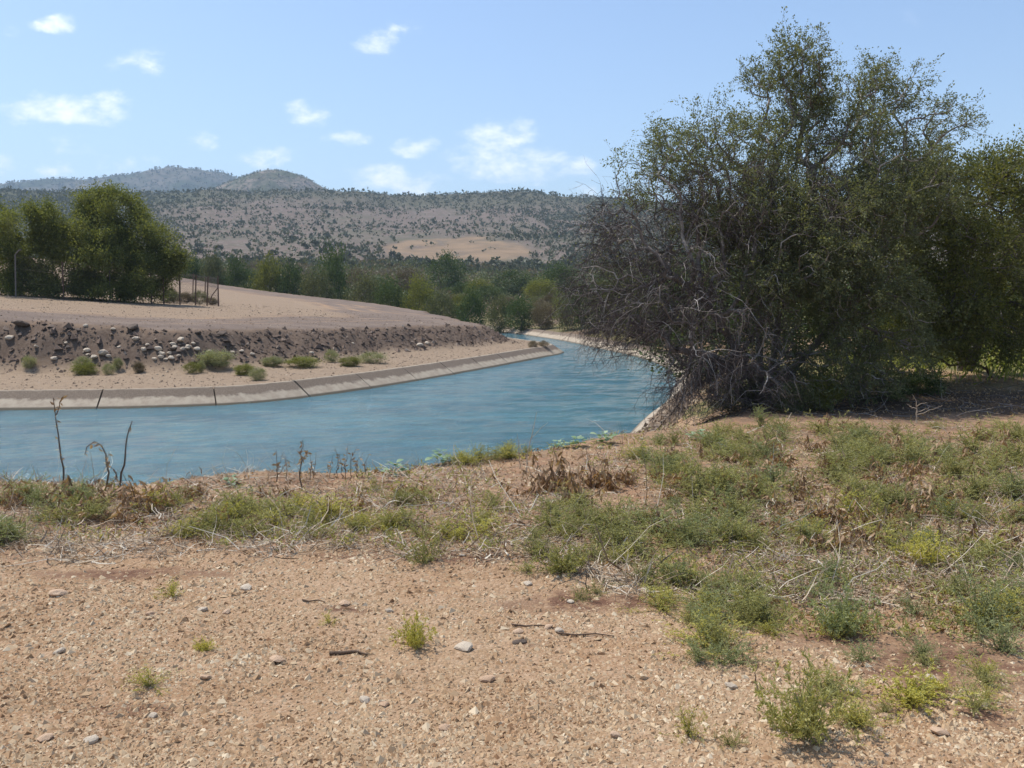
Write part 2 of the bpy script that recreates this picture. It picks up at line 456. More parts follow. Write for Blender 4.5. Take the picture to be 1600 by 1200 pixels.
nb.put(b.inputs['Height'], h); nb.put(p.inputs['Normal'], b.outputs[0])
finish(m, nb, p.outputs[0])

M['bark'] = tint_mat('grey_bark', [(0, (.10, .085, .07)), (.5, (.22, .19, .165)), (1, (.48, .44, .39))], .9, .15, 30)
M['deadtwig'] = tint_mat('dead_twig', [(0, (.06, .046, .042)), (.6, (.15, .122, .11)), (1, (.46, .41, .36))], .9, .15)
M['twig'] = tint_mat('green_twig', [(0, (.07, .06, .045)), (1, (.17, .15, .11))], .9, .15)
M['weedstem'] = tint_mat('weed_stem', [(0, (.15, .155, .06)), (1, (.27, .26, .12))], .8, .2)
M['leaf_big'] = leaf_mat('small_grey_green_leaf', [(0, (.065, .08, .04)), (.5, (.12, .138, .068)), (1, (.21, .22, .115))], .4)
M['leaf_right'] = leaf_mat('yellow_green_leaf', [(0, (.08, .095, .03)), (.5, (.15, .165, .05)), (1, (.25, .25, .085))], .4)
M['leaf_left'] = leaf_mat('mesquite_leaf', [(0, (.075, .095, .025)), (.5, (.145, .17, .045)), (1, (.25, .26, .085))], .35)
M['bush_a'] = leaf_mat('bush_leaf_green', LM(1.20, [(0, (.03, .05, .018)), (.5, (.06, .09, .028)), (1, (.105, .135, .045))]), .2)
M['bush_b'] = leaf_mat('bush_leaf_olive', LM(1.25, [(0, (.05, .06, .026)), (.5, (.09, .10, .043)), (1, (.15, .15, .07))]), .2)
M['bush_c'] = leaf_mat('bush_leaf_dry', [(0, (.09, .075, .045)), (.5, (.15, .12, .07)), (1, (.23, .18, .105))], .15)
M['bush_y'] = leaf_mat('bush_leaf_yellow', LM(1.30, [(0, (.08, .09, .02)), (.5, (.14, .15, .035)), (1, (.20, .20, .05))]), .25)
M['bush_w'] = leaf_mat('grey_weed_leaf', [(0, (.15, .165, .085)), (.5, (.24, .255, .14)), (1, (.34, .34, .20))], .3)
M['scrub'] = leaf_mat('hill_scrub_leaf', [(0, (.062, .07, .04)), (.5, (.095, .102, .058)), (1, (.135, .138, .078))], .1)
M['weed_g'] = leaf_mat('feathery_weed_green', [(0, (.20, .20, .07)), (.5, (.33, .325, .12)), (1, (.48, .45, .20))], .35, jitter=.3)
M['weed_b'] = leaf_mat('feathery_weed_bluish', [(0, (.16, .19, .085)), (.5, (.26, .295, .145)), (1, (.39, .41, .22))], .35, jitter=.3)
M['weed_y'] = leaf_mat('feathery_weed_yellow', [(0, (.33, .315, .065)), (.5, (.49, .46, .11)), (1, (.62, .56, .18))], .35, jitter=.25)
M['broad'] = leaf_mat('broad_leaf', LM(1.30, [(0, (.09, .15, .075)), (.5, (.15, .22, .12)), (1, (.26, .32, .20))]), .25, .5)
M['grass'] = leaf_mat('grass_blade', LM(1.30, [(0, (.11, .14, .03)), (.5, (.18, .21, .045)), (1, (.28, .27, .075))]), .35)
M['dryleaf'] = leaf_mat('withered_leaf', [(0, (.15, .08, .04)), (.5, (.30, .18, .095)), (1, (.46, .33, .20))], .2)
M['straw'] = tint_mat('dry_straw', [(0, (.10, .075, .055)), (.35, (.22, .16, .11)), (.75, (.37, .29, .20)), (1, (.60, .53, .42))], .85, .2)
M['drystalk'] = tint_mat('dry_stalk', [(0, (.09, .06, .045)), (.5, (.19, .13, .085)), (1, (.42, .34, .25))], .85, .2)
M['clod'] = tint_mat('soil_crumb', [(0, (.24, .135, .072)), (.3, (.37, .235, .13)), (.65, (.47, .35, .22)), (1, (.60, .49, .34))], .95, .1)
M['bankclod'] = tint_mat('bank_clod', [(0, (.09, .065, .05)), (.5, (.18, .13, .10)), (.85, (.28, .215, .165)), (1, (.46, .39, .31))], .95, .1)
M['bermpeb'] = tint_mat('berm_pebble', [(0, (.16, .115, .08)), (.5, (.29, .215, .15)), (1, (.44, .36, .27))], .95, .1)
M['stone'] = tint_mat('pale_limestone', [(0, (.50, .41, .31)), (1, (.66, .56, .43))], .9, .2, 24, .5)
M['stone_red'] = tint_mat('soil_stained_stone', [(0, (.50, .33, .21)), (1, (.66, .48, .33))], .9, .2, 30, .5)
M['rock'] = tint_mat('dark_rock', [(0, (.10, .075, .058)), (1, (.17, .13, .10))], .9, .2, 9, .4)
M['rust'] = tint_mat('rusty_post', [(0, (.10, .06, .045)), (1, (.17, .11, .08))], .8, .3, 14)
M['galv'] = tint_mat('galvanised_post', [(0, (.13, .115, .10)), (1, (.20, .18, .155))], .7, .4, 14)
M['wire'] = tint_mat('rusty_wire', [(0, (.13, .10, .085)), (1, (.18, .15, .13))], .7, .3)
M['wood'] = tint_mat('weathered_stick', [(0, (.12, .08, .055)), (1, (.24, .17, .12))], .9, .1, 40)

# ------------------------------------------------------------------ ground sheet
az = np.r_[np.arange(-180, -44, 4.), np.arange(-44, -33, .8), np.arange(-33, 33.01, .18), np.arange(33.8, 44, .8), np.arange(44, 180.1, 4.)]
rr = np.r_[.05, 1.0, np.geomspace(1.9, 190, 430), np.geomspace(193, 1150, 120), np.geomspace(1200, 3600, 12)]
A, RR = np.meshgrid(R(1) * az, rr, indexing='ij')
X, Y = RR * np.sin(A), RR * np.cos(A)
Z, D, PX, DI, DO, PR, CA, RISE, ROUGH, WH, WF = terrain(X, Y, True)
na, nr_ = X.shape
idx = np.arange(na * nr_).reshape(na, nr_)
quads = np.c_[idx[:-1, :-1].ravel(), idx[:-1, 1:].ravel(), idx[1:, 1:].ravel(), idx[1:, :-1].ravel()]
zone = np.zeros((na, nr_, 4)); zone2 = np.zeros((na, nr_, 4))
zone[..., 0] = PR * (D < 190) * (1 - sst(.1, .5, RISE)) * (DI < 12)
zone[..., 1] = PR * (D < 190) * np.clip(sst(.03, .3, RISE) * (1 - sst(.93, 1., RISE)), 0, 1)
top = PR * (D < 190) * sst(.9, 1., RISE)
tr = (1 - sst(4.5, 7.5, DI - 8 + 1.2 * fbm(X / 4, Y / 4, 2, 91)))
fed, _ = seg_dist(X.ravel(), Y.ravel(), np.array([(-2., 66), (-18.8, 98), (-34, 112), (-60, 128)])); fed = fed.reshape(X.shape)
tr = np.maximum(tr, (1 - sst(3, 8, fed)) * (D > 60))
rut = sum(np.exp(-((DI - c_ - .35 * fbm(X / 7, Y / 7, 2, 93)) / .28) ** 2) for c_ in (10.1, 11.7, 13.6, 15.1)) + sum(np.exp(-((fed - c_ - .4 * fbm(X / 9, Y / 9, 2, 94)) / .4) ** 2) for c_ in (2.2, 4.0, 6.5, 8.3))
zone[..., 2] = np.clip(top * (tr * .95 + .12 - .55 * rut * sst(-.4, .3, fbm(X / 6, Y / 6, 3, 92))), 0, 1)
zone[..., 0] += top * (1 - tr) * .9
# soil on the far side of the canal is dark, with green
outfar = (~PR) & (~CA) & (WF > .3)
zone[..., 1] += outfar * .85 * WF
zone2[..., 0] = (outfar * .8 * sst(-.4, .2, fbm(X / 6, Y / 6, 3, 95)) * WF) + ((X > 4) & (Y > 15) & (Y < 45)) * sst(-.5, .1, fbm(X / 3, Y / 3, 3, 97)) * .9 * sst(15, 18, Y)
zone2[..., 1] = (~PR) & (~CA) & (Y < 16) & (Y > 0)
zone2[..., 1] *= np.clip(sst(4.9, 6.2, Y + .9 * fbm(X / .8, Y / .8, 3, 98) + .35 * np.clip(X, -1, 3)) + .25 * sst(.5, 3, X), 0, 1)
zone2[..., 2] = WH
FIELD = sst(.35, .6, 1 - np.abs((PX - 715) / 175) ** 2 - np.abs((RR - 470) / 95) ** 2 + .45 * fbm(X / 40, Y / 40, 3, 99)) * (Y > 0) * sst(-.75, -.1, fbm(X / 13, Y / 22, 4, 331))
WOOD = np.clip(sst(330, 150, PX + 60 * fbm(X / 60, Y / 60, 3, 301)) + .75 * sst(820, 960, RR + 90 * fbm(X / 80, Y / 80, 3, 303)) + .9 * sst(400, 330, RR + 50 * fbm(X / 50, Y / 50, 3, 305)) + .6 * sst(700, 900, PX) * sst(-.1, .3, fbm(X / 60, Y / 80, 3, 307)), 0, 1)
TREE_SHADE = sst(1.2, .55, np.hypot((X - 6.3) / 4.6, (Y - 14.6) / 2.6) + .45 * fbm(X / .9, Y / .9, 4, 341)) * (~CA)  # ragged oval below the crown where tree shade is painted on the ground
RED = np.zeros(X.shape)
for cx_, cy_, rx_, ry_ in ((2.05, 3.95, .75, .35), (2.45, 3.35, .6, .3), (.48, 4.75, .55, .16), (-2.35, 5.25, .55, .14), (1.65, 4.25, .25, .12), (-.6, 5.6, .9, .2), (1.2, 5.1, .5, .14), (2.9, 5.2, .8, .25), (-1.55, 3.45, .2, .07), (-.9, 4.6, .25, .06), (.05, 4.15, .1, .04)):
    RED = np.maximum(RED, sst(1.25, .35, np.hypot((X - cx_) / rx_, (Y - cy_) / ry_) + .7 * fbm(X / .3, Y / .2, 3, 321)))
V = np.stack([X, Y, Z], -1).reshape(-1, 3)
me = mesh_np('ground', V, [quads], True, {'zone': zone.reshape(-1, 4), 'zone2': zone2.reshape(-1, 4), 'field': FIELD.ravel(), 'wood': WOOD.ravel(), 'red': RED.ravel(), 'tree_shade': TREE_SHADE.ravel()}, [M['ground']])
tag(obj('ground', me), 'dry reddish earth with sandy berm, rough bank, tracks and scrubby hills', 'ground', kind='structure')


FAR_SCRUB = []
def far_ridge(name, label, dist, depth, xs, es, mat, seed, scrub_n, scrub_s):
    """a separate hill behind the first ridge: a long mound seen against the sky"""
    pxs = np.linspace(xs[0], xs[-1], 260); t = np.linspace(-1, 1, 60)
    P, T = np.meshgrid(pxs, t, indexing='ij')
    d = dist + T * depth
    e = np.interp(P, xs, es) + 1.6 * fbm(P / 14, P * 0 + 2, 3, seed)
    H = CAMZ + e * dist / F
    zz_ = H * np.clip(1 - np.abs(T) ** 1.6, 0, 1) + dist * .006 * fbm(P / 30, T * 4, 4, seed + 5) * (1 - T ** 2) * np.where(np.abs(T) < .12, np.abs(T) / .12, 1) - 20 * (np.abs(T) > .98)
    x_ = (P - 800) / F * dist * (1 + .0 * T)
    i = np.arange(P.size).reshape(P.shape)
    q = np.c_[i[:-1, :-1].ravel(), i[1:, :-1].ravel(), i[1:, 1:].ravel(), i[:-1, 1:].ravel()]
    me = mesh_np(name, np.stack([x_, d, zz_], -1), [q], True, None, [mat])
    r_ = np.random.default_rng(seed); n = int(scrub_n)
    fa, fb = r_.uniform(0, 258.9, n), r_.uniform(0, 31, n); ia, ib = fa.astype(int), fb.astype(int); G_ = np.stack([x_, d, zz_], -1)
    ta, tb = (fa - ia)[:, None], (fb - ib)[:, None]
    p = (G_[ia, ib] * (1 - ta) + G_[ia + 1, ib] * ta) * (1 - tb) + (G_[ia, ib + 1] * (1 - ta) + G_[ia + 1, ib + 1] * ta) * tb
    FAR_SCRUB.append((p[p[:, 2] > 40], scrub_s))
    return tag(obj(name, me), label, 'hill', kind='structure')


far_ridge('hill', 'rounded scrubby hill with grey summit behind the near ridge', 1650, 330,
          [230, 300, 345, 380, 405, 430, 455, 480, 510, 560, 640, 760], [120, 150, 172, 188, 197, 202, 199, 191, 174, 160, 130, 80], M['farhill'], 101, 3200, 3.6)
far_ridge('mountain', 'long blue wooded mountain at the far left', 2750, 600,
          [-900, -300, 0, 60, 110, 160, 210, 250, 275, 290, 320, 350, 370, 420, 520, 640], [110, 160, 177, 183, 186, 186, 191, 197, 203, 204, 202, 197, 192, 170, 130, 80], M['mount'], 131, 7000, 8.5)

# ------------------------------------------------------------------ canal: water, lining, slabs
gx = np.r_[np.arange(-70, -22, 2.), np.arange(-22, 10, .3)]
gy = np.arange(9, 84, .3)
WX, WY = np.meshgrid(gx, gy, indexing='ij')
WZ = WATER + .016 * fbm(WX / 1.1, WY / .7, 3, 201) + .006 * fbm(WX / .3, WY / .25, 2, 205)
i = np.arange(WX.size).reshape(WX.shape)
q = np.c_[i[:-1, :-1].ravel(), i[1:, :-1].ravel(), i[1:, 1:].ravel(), i[:-1, 1:].ravel()]
cx_ = (WX[:-1, :-1] + .15).ravel(); cy_ = (WY[:-1, :-1] + .15).ravel()
fat_in = seg_dist(cx_, cy_, CANAL)[0]
keep = in_poly(cx_, cy_, CANAL) | (fat_in < .55)
far_w = np.vstack([IN_L[IN_L[:, 1] > 83], OUT_L[OUT_L[:, 1] > 83][::-1]])
WV = np.stack([WX, WY, WZ], -1).reshape(-1, 3)
me = mesh_np('canal_water', WV, [q[keep]], True, None, [M['water']])
wobj = tag(obj('canal_water', me), 'blue-green canal water bending away to the right', 'water', kind='structure')
# the reach beyond the bend
fi, fo = [smooth_line(P, 3.) for P in (INNER, OUTER)]
fi = fi[(np.arange(len(fi)) > 40) & (fi[:, 1] > 82)]; fo = fo[(np.arange(len(fo)) > 30) & (fo[:, 1] > 82)]
k = min(len(fi), len(fo)); sI = fi[np.linspace(0, len(fi) - 1, 40).astype(int)]; sO = fo[np.linspace(0, len(fo) - 1, 40).astype(int)]
VV = np.vstack([np.c_[sI, np.full(40, WATER)], np.c_[sO, np.full(40, WATER)]])
me = mesh_np('canal_water_reach', VV, [[(a, 40 + a, 41 + a, a + 1) for a in range(39)]], True, None, [M['water']])
obj('distant_reach', me, wobj)


def lining(line, side, run, risez, length, label, tint=(0, .08, .55, .98, 1.05, 1., 0)):
    fine = smooth_line(line, .05)
    tg = np.gradient(fine, axis=0); tg /= np.linalg.norm(tg, axis=1)[:, None]
    nrm = side * np.c_[-tg[:, 1], tg[:, 0]]           # away from the water
    # keep what can be seen
    ok = (fine[:, 0] > -24) & (fine[:, 1] < 104)
    fine, nrm = fine[ok], nrm[ok]
    # bedding below the slabs
    def strip(P, Nn, prof, name, mat, tint):
        n, kq = len(P), len(prof)
        V_ = np.zeros((n, kq, 3))
        for j, (d_, z_) in enumerate(prof): V_[:, j, :2] = P + Nn * d_; V_[:, j, 2] = z_
        ii = np.arange(n * kq).reshape(n, kq)
        F_ = [np.c_[ii[:-1, j], ii[1:, j], ii[1:, (j + 1) % kq], ii[:-1, (j + 1) % kq]] for j in range(kq)]
        caps = [ii[0][None, :], ii[-1][None, ::-1]]
        if side < 0: F_ = [f_[:, ::-1] for f_ in F_]; caps = [c_[:, ::-1] for c_ in caps]
        return mesh_np(name, V_.reshape(-1, 3), F_ + caps, False, {'tint': np.tile(tint, n)}, [mat])
    sl_ = risez / run
    z = lambda d_, off: WATER + sl_ * d_ + off
    Pb, Nb = fine[::12], nrm[::12]
    bed = strip(Pb, Nb, [(-1.2, z(-1.2, -.02)), (run, z(run, -.02)), (run, z(run, -.2)), (-1.2, z(-1.2, -.2))], 'canal_lining', M['bed'], [0] * 4)
    root = tag(obj('canal_lining', bed), label, 'canal lining', kind='structure')
    s0 = 0; n_per = int(length / .05); r_ = np.random.default_rng(int(run * 100))
    while s0 < len(fine) - 20:
        e = min(s0 + n_per, len(fine) - 1)
        sel = np.unique(np.linspace(s0 + 1, e, 9).astype(int))
        P, Nn = fine[sel], nrm[sel]
        dz_ = r_.uniform(-.012, .012); lo = r_.uniform(-.03, .03)
        prof = [(-1.1, z(-1.1, .05 + dz_)), (0, z(0, .05 + dz_)), (run * .55, z(run * .55, .05 + dz_)), (run + lo, z(run, .05 + dz_)), (run + .16 + lo, z(run, .045 + dz_)), (run + .16 + lo, z(run, -.12)), (-1.1, z(-1.1, -.05))]
        obj('concrete_slab', strip(P, Nn, prof, 'concrete_slab', M['concrete'], tint), root)
        s0 = e
    return root


lining(INNER, 1, .72, .50, 3.6, 'sloping concrete slabs edging the sandy inner bank of the canal')
lining(OUTER, -1, .80, .53, 3.6, 'sloping concrete slabs along the outer bank passing under the big tree', (0, .1, .48, .74, .82, .8, 0))

# ------------------------------------------------------------------ plant kit
def unit(v): return v / np.maximum(np.linalg.norm(v, axis=-1, keepdims=True), 1e-9)


def tubes(P, Rad, sides=3, tint=None):
    """P (n,m,3) polylines, Rad (n,m): thin tapered tubes"""
    n, m_, _ = P.shape
    T = unit(np.gradient(P, axis=1))
    ref = np.where(np.abs(T[:, :1, 2:3]) > .9, np.array([1., 0, 0]), np.array([0, 0, 1.]))
    A_ = unit(np.cross(T, np.broadcast_to(ref, T.shape))); B_ = np.cross(T, A_)
    an = np.arange(sides) * 2 * np.pi / sides
    V_ = P[:, :, None] + Rad[:, :, None, None] * (A_[:, :, None] * np.cos(an)[None, None, :, None] + B_[:, :, None] * np.sin(an)[None, None, :, None])
    ii = np.arange(n * m_ * sides).reshape(n, m_, sides); jj = np.roll(ii, -1, axis=2)
    F_ = np.stack([ii[:, :-1], jj[:, :-1], jj[:, 1:], ii[:, 1:]], -1).reshape(-1, 4)
    tt = np.repeat(np.full(n, .5) if tint is None else tint, m_ * sides)
    return V_.reshape(-1, 3), F_, tt


def ribbons(P, Rad, r_, tint):
    """flat straws"""
    n, m_, _ = P.shape; T = unit(np.gradient(P, axis=1)); W_ = unit(np.cross(T, unit(r_.normal(size=(n, 1, 3))) + (0, 0, 1.2))) * Rad[..., None]
    V_ = np.stack([P - W_, P + W_], 2); ii = np.arange(n * m_ * 2).reshape(n, m_, 2)
    F_ = np.stack([ii[:, :-1, 0], ii[:, :-1, 1], ii[:, 1:, 1], ii[:, 1:, 0]], -1).reshape(-1, 4)
    return V_.reshape(-1, 3), F_, np.repeat(tint, m_ * 2)


def leaves(P, size, r_, up=.3, dirs=None, aspect=.5):
    """folded diamond leaves at P"""
    n = len(P)
    d = r_.normal(size=(n, 3)) if dirs is None else dirs + .6 * r_.normal(size=(n, 3))
    d[:, 2] += up; d = unit(d)
    s = unit(np.cross(d, r_.normal(size=(n, 3))))
    nn = np.cross(d, s)
    L = (size * r_.uniform(.6, 1.3, n))[:, None]
    b = P; tip = P + d * L; mid = P + d * L * .45 + nn * L * .08
    V_ = np.stack([b, mid + s * L * aspect * .5, tip, mid - s * L * aspect * .5], 1).reshape(-1, 3)
    return V_, np.arange(4 * n).reshape(n, 4), np.repeat(r_.uniform(0, 1, n), 4)


def join(*parts):
    Vs, Fs, Ts, o_ = [], [], [], 0
    for V_, F_, T_ in parts:
        Vs.append(V_); Fs.append(np.asarray(F_) + o_); Ts.append(T_); o_ += len(V_)
    return np.vstack(Vs), Fs, np.concatenate(Ts)


def part(name, geo, mat, parent=None, smooth=False):
    V_, F_, T_ = geo
    if not isinstance(F_, list): F_ = [F_]
    return obj(name, mesh_np(name, V_, F_, smooth, {'tint': T_}, [mat]), parent)


def grow(pts, stems, r_, r0=.006, expo=.47, alpha=.35, bend=.35, wob=.08, droop=None):
    """join points into a branching skeleton; stems: list of (m,3) polylines to start from.
    returns branches (n,5,3), radii (n,5), and the end-of-branch positions"""
    m_ = 5
    br, par = [], []          # branch polylines and parent (branch, pos)
    nodes, npath, nref, ntan = [], [], [], []
    for s in stems:
        s = np.array(s, float); L = np.r_[0, np.cumsum(np.linalg.norm(np.diff(s, axis=0), axis=1))]
        q = np.linspace(0, L[-1], m_); P = np.stack([np.interp(q, L, s[:, k_]) for k_ in range(3)], -1)
        bi = len(br); br.append(P); par.append(None)
        for j in range(1, m_):
            nodes.append(P[j]); npath.append(q[j]); nref.append((bi, j)); ntan.append(unit(P[j] - P[j - 1]))
    cap = len(nodes) + len(pts) * 4
    NP = np.zeros((cap, 3)); NL = np.zeros(cap); NT = np.zeros((cap, 3)); cnt = len(nodes)
    NP[:cnt] = nodes; NL[:cnt] = npath; NT[:cnt] = ntan
    order = np.argsort(np.min([np.linalg.norm(pts - np.array(s[-1]), axis=1) for s in stems], axis=0))
    for k_ in order:
        B = pts[k_]; dv = B - NP[:cnt]; d = np.linalg.norm(dv, axis=1)
        ang = 1 - (dv * NT[:cnt]).sum(1) / np.maximum(d, 1e-6)
        c = d * (1 + .22 * ang) + alpha * NL[:cnt]
        j = int(np.argmin(c)); A_ = NP[j]; T_ = NT[j]; L = d[j]
        if L < 1e-3: continue
        dr = np.array([0, 0, 0.]) if droop is None else np.array([0, 0, droop[k_]])
        c1 = A_ + T_ * bend * L + r_.normal(size=3) * wob * L
        c2 = B - unit(unit(B - A_) + dr) * bend * L + r_.normal(size=3) * wob * L
        t = np.linspace(0, 1, m_)[:, None]
        P = (1 - t) ** 3 * A_ + 3 * (1 - t) ** 2 * t * c1 + 3 * (1 - t) * t ** 2 * c2 + t ** 3 * B
        P[1:-1] += r_.normal(size=(m_ - 2, 3)) * wob * .3 * L
        bi = len(br); br.append(P); par.append(nref[j])
        for q_ in range(1, m_):
            NP[cnt] = P[q_]; NL[cnt] = NL[j] + L * q_ / (m_ - 1); NT[cnt] = unit(P[q_] - P[q_ - 1]); cnt += 1
            nref.append((bi, q_))
    n = len(br); W = np.ones((n, m_))
    for bi in range(n - 1, -1, -1):
        W[bi] = np.maximum(W[bi], 1)
        if par[bi] is not None:
            pb, pj = par[bi]; W[pb, :pj + 1] += W[bi, 0]
    rad = r0 * W ** expo
    for bi in range(n):
        if W[bi, -1] <= 1: rad[bi, -1] = r0 * .6
    return np.array(br), rad


def twigs(P0, D0, L, r_, m_=4, droop=0., curl=.25, rad=.004):
    n = len(P0); out = np.zeros((n, m_, 3)); out[:, 0] = P0; d = unit(D0)
    st = (L / (m_ - 1))[:, None]
    for j in range(1, m_):
        d = unit(d + curl * r_.normal(size=(n, 3)) + np.array([0, 0, -1.]) * np.reshape(droop, (-1, 1)) * .5)
        out[:, j] = out[:, j - 1] + d * st
    rd = np.linspace(1, .35, m_)[None] * np.reshape(rad, (-1, 1)) * np.ones((n, 1))
    return out, rd


def sub(P, n, r_):
    """random points (and tangents) along polylines"""
    a = r_.integers(0, len(P), n); t = r_.uniform(.15, 1, n) * (P.shape[1] - 1 - 1e-6); j = t.astype(int); f_ = (t - j)[:, None]
    return P[a, j] * (1 - f_) + P[a, j + 1] * f_, unit(P[a, j + 1] - P[a, j]), a


def ball(n, r_, inner=.35):
    v = unit(r_.normal(size=(n, 3))); return v * (r_.uniform(inner ** 3, 1, n) ** (1 / 3))[:, None]


def lobe_pts(lobes, r_, dens):
    """lobes: (px, py, rx, ry, depth, depth radius, weight) as seen from the path; returns points with their lobe"""
    out, li = [], []
    for k_, (px, py, rx, ry, d, rd, w_) in enumerate(lobes):
        n = max(6, int(dens * w_ * (rx * ry) ** .75 / 400))
        b = ball(n, r_, .45); s = d / F
        out.append(np.c_[(px - 800) * s + b[:, 0] * rx * s, d + b[:, 1] * rd, CAMZ + (YH - py) * s + b[:, 2] * ry * s]); li += [k_] * n
    return np.vstack(out), np.array(li)


def above_ground(V_, geo_n):
    return V_


# ------------------------------------------------------------------ the big tree over the canal
def big_tree():
    r_ = np.random.default_rng(11)
    base = place(1195, 14.6)
    root = obj('thorn_tree', None, None, base)
    tag(root, 'huge sprawling grey-green thorn tree trailing bare dead branches over the canal', 'tree')
    green = [(1240, 128, 34, 55, 15, .5, 1.3), (1185, 125, 30, 26, 15, .5, 1.1), (1226, 85, 10, 22, 15, .2, .6), (1160, 340, 110, 60, 14.4, 1.2, 1.3), (1260, 340, 120, 60, 14.2, 1.2, 1.4), (1190, 445, 70, 50, 13.8, .9, 1.0), (1400, 300, 90, 70, 15, 1.3, 1.3), (1400, 560, 60, 40, 14.6, 1, .8), (1220, 590, 90, 35, 13.8, 1, .9), (1330, 440, 90, 60, 13.8, .9, 1.3), (1250, 410, 80, 60, 13.6, .8, 1.2), (1340, 340, 80, 60, 14.2, .9, 1.2), (1340, 590, 80, 35, 13.8, 1, 1.), (1222, 175, 60, 55, 15.2, .8, 1.3), (1300, 185, 70, 60, 15.6, 1.1, 1.1), (1375, 150, 45, 38, 15.8, .7, .9),
             (1400, 200, 75, 55, 16, 1.1, 1.0), (1470, 200, 45, 40, 16, .6, .55), (1120, 230, 85, 48, 14.8, 1.1, 1.1), (1050, 255, 60, 42, 14.6, .9, .8), (1000, 290, 45, 45, 14.5, .7, .5),
             (1170, 290, 120, 70, 15, 1.6, 1.3), (1290, 280, 130, 80, 15.5, 1.8, 1.4), (1210, 380, 120, 75, 15, 1.8, 1.0), (1320, 400, 120, 90, 15.2, 1.8, 1.4),
             (1250, 480, 95, 60, 14.4, 1.4, 1.0), (1360, 500, 90, 60, 14.2, 1.3, 1.1), (1300, 560, 90, 40, 14, 1.2, .8)]
    dead = [(1000, 370, 75, 60, 14.4, 1.0, 1.2), (1090, 400, 95, 80, 14.2, 1.2, 1.4), (950, 430, 60, 60, 14.4, .9, 1.1), (1030, 480, 100, 60, 13.9, 1.1, 1.6), (1120, 520, 100, 70, 13.6, 1.1, 1.7),
            (930, 490, 40, 35, 14.3, .6, .7), (985, 530, 50, 35, 14, .7, .9), (1080, 590, 60, 40, 13.4, .8, 1.2), (1170, 590, 80, 45, 13.4, .9, 1.2), (1150, 440, 70, 60, 14, 1, .8), (1040, 300, 50, 40, 14.4, .7, .6), (1110, 620, 55, 22, 13.4, .7, 1), (1130, 300, 80, 50, 13.9, .6, .9), (1230, 330, 80, 60, 13.7, .6, .8), (965, 340, 45, 40, 14.4, .6, .7), (1300, 250, 70, 50, 14.6, .7, .5), (1290, 620, 80, 24, 13.6, .8, .9), (1200, 625, 70, 22, 13.5, .8, 1)]
    gp, gl = lobe_pts(green, r_, 46); dp, dl = lobe_pts(dead, r_, 38)
    b = np.array(base)
    def st(px, py, d): s = d / F; return np.array([(px - 800) * s, d, CAMZ + (YH - py) * s])
    b0 = b + (0, 0, -.15)
    stems = [[b0, b + (-.05, 0, .5), st(1185, 480, 14.6), st(1195, 340, 14.9)], [b0 + (.1, .1, 0), st(1215, 520, 14.8), st(1225, 420, 15), st(1262, 300, 15.3)],
             [b0 + (-.08, -.05, 0), b + (-.3, -.2, .6), st(1110, 480, 14.1), st(1050, 430, 14.1)], [b0 + (.15, -.05, 0), b + (.5, 0, .6), st(1310, 500, 14.5), st(1370, 420, 14.9)],
             [b0 + (-.15, -.1, 0), b + (-.5, -.4, .3), st(1130, 560, 13.6), st(1060, 545, 13.5)]]
    pts = np.vstack([gp, dp]); isd = np.r_[np.zeros(len(gp), bool), np.ones(len(dp), bool)]
    br, rad = grow(pts, stems, r_, .0062, .46, .30, .34, .10, droop=np.where(isd, -.8, .25))
    rad = np.minimum(rad, .06)
    rad[:len(stems), 0] *= 1.25
    part('trunk', tubes(br, rad, 6, np.clip(.62 - rad[:, 0] * 3 + r_.uniform(-.2, .35, len(br)), 0, 1)), M['bark'], root, True)
    # which skeleton branches end in the dead part
    ends = br[:, -1]
    from mathutils.kdtree import KDTree
    kd = KDTree(len(pts))
    for i_, p_ in enumerate(pts): kd.insert(p_, i_)
    kd.balance()
    endd = np.array([isd[kd.find(e_)[1]] for e_ in ends])
    thin = rad[:, -1] < .03
    # dead twigs: curving over and hanging
    db = br[endd & thin]
    p, t, a = sub(db, 3000, r_)
    cen = np.array(st(1150, 430, 14.6))
    out = unit(p - cen); out[:, 2] *= .3
    t1, r1 = twigs(p, t * .6 + out * .7 + .6 * r_.normal(size=p.shape) + (0, 0, .15), r_.uniform(.25, .75, len(p)), r_, 5, r_.uniform(.1, .8, len(p)), .32, r_.uniform(.003, .0065, len(p)))
    p, t, a = sub(t1, 9500, r_)
    t2, r2 = twigs(p, t * .7 + .8 * r_.normal(size=p.shape), r_.uniform(.12, .42, len(p)), r_, 4, r_.uniform(.2, 1.1, len(p)), .38, r_.uniform(.0018, .0034, len(p)))
    p, t, a = sub(t2, 12000, r_)
    t3, r3 = twigs(p, t * .5 + .9 * r_.normal(size=p.shape), r_.uniform(.05, .18, len(p)), r_, 2, r_.uniform(.1, .9, len(p)), .4, .0018)
    def clip(tt, rr_):
        zmin = tt[..., 2].min(1); g_ = terrain(tt[:, -1, 0], tt[:, -1, 1])
        k_ = zmin > np.maximum(g_ + .03, WATER + .05); return tt[k_], rr_[k_]
    t1, r1 = clip(t1, r1); t2, r2 = clip(t2, r2); t3, r3 = clip(t3, r3)
    part('dead_twigs', join(tubes(t1, r1, 3, np.where(r_.uniform(0, 1, len(t1)) < .22, r_.uniform(.8, 1, len(t1)), r_.uniform(0, .55, len(t1)))), tubes(t2, r2, 3, r_.beta(1.2, 3.2, len(t2))), tubes(t3, r3, 3, r_.beta(1, 4, len(t3)))), M['deadtwig'], root)
    # living twigs and leaves
    lb = br[(~endd) & thin]
    p, t, a = sub(lb, 5200, r_)
    cen = np.array(st(1270, 400, 15.2))
    out = unit(p - cen)
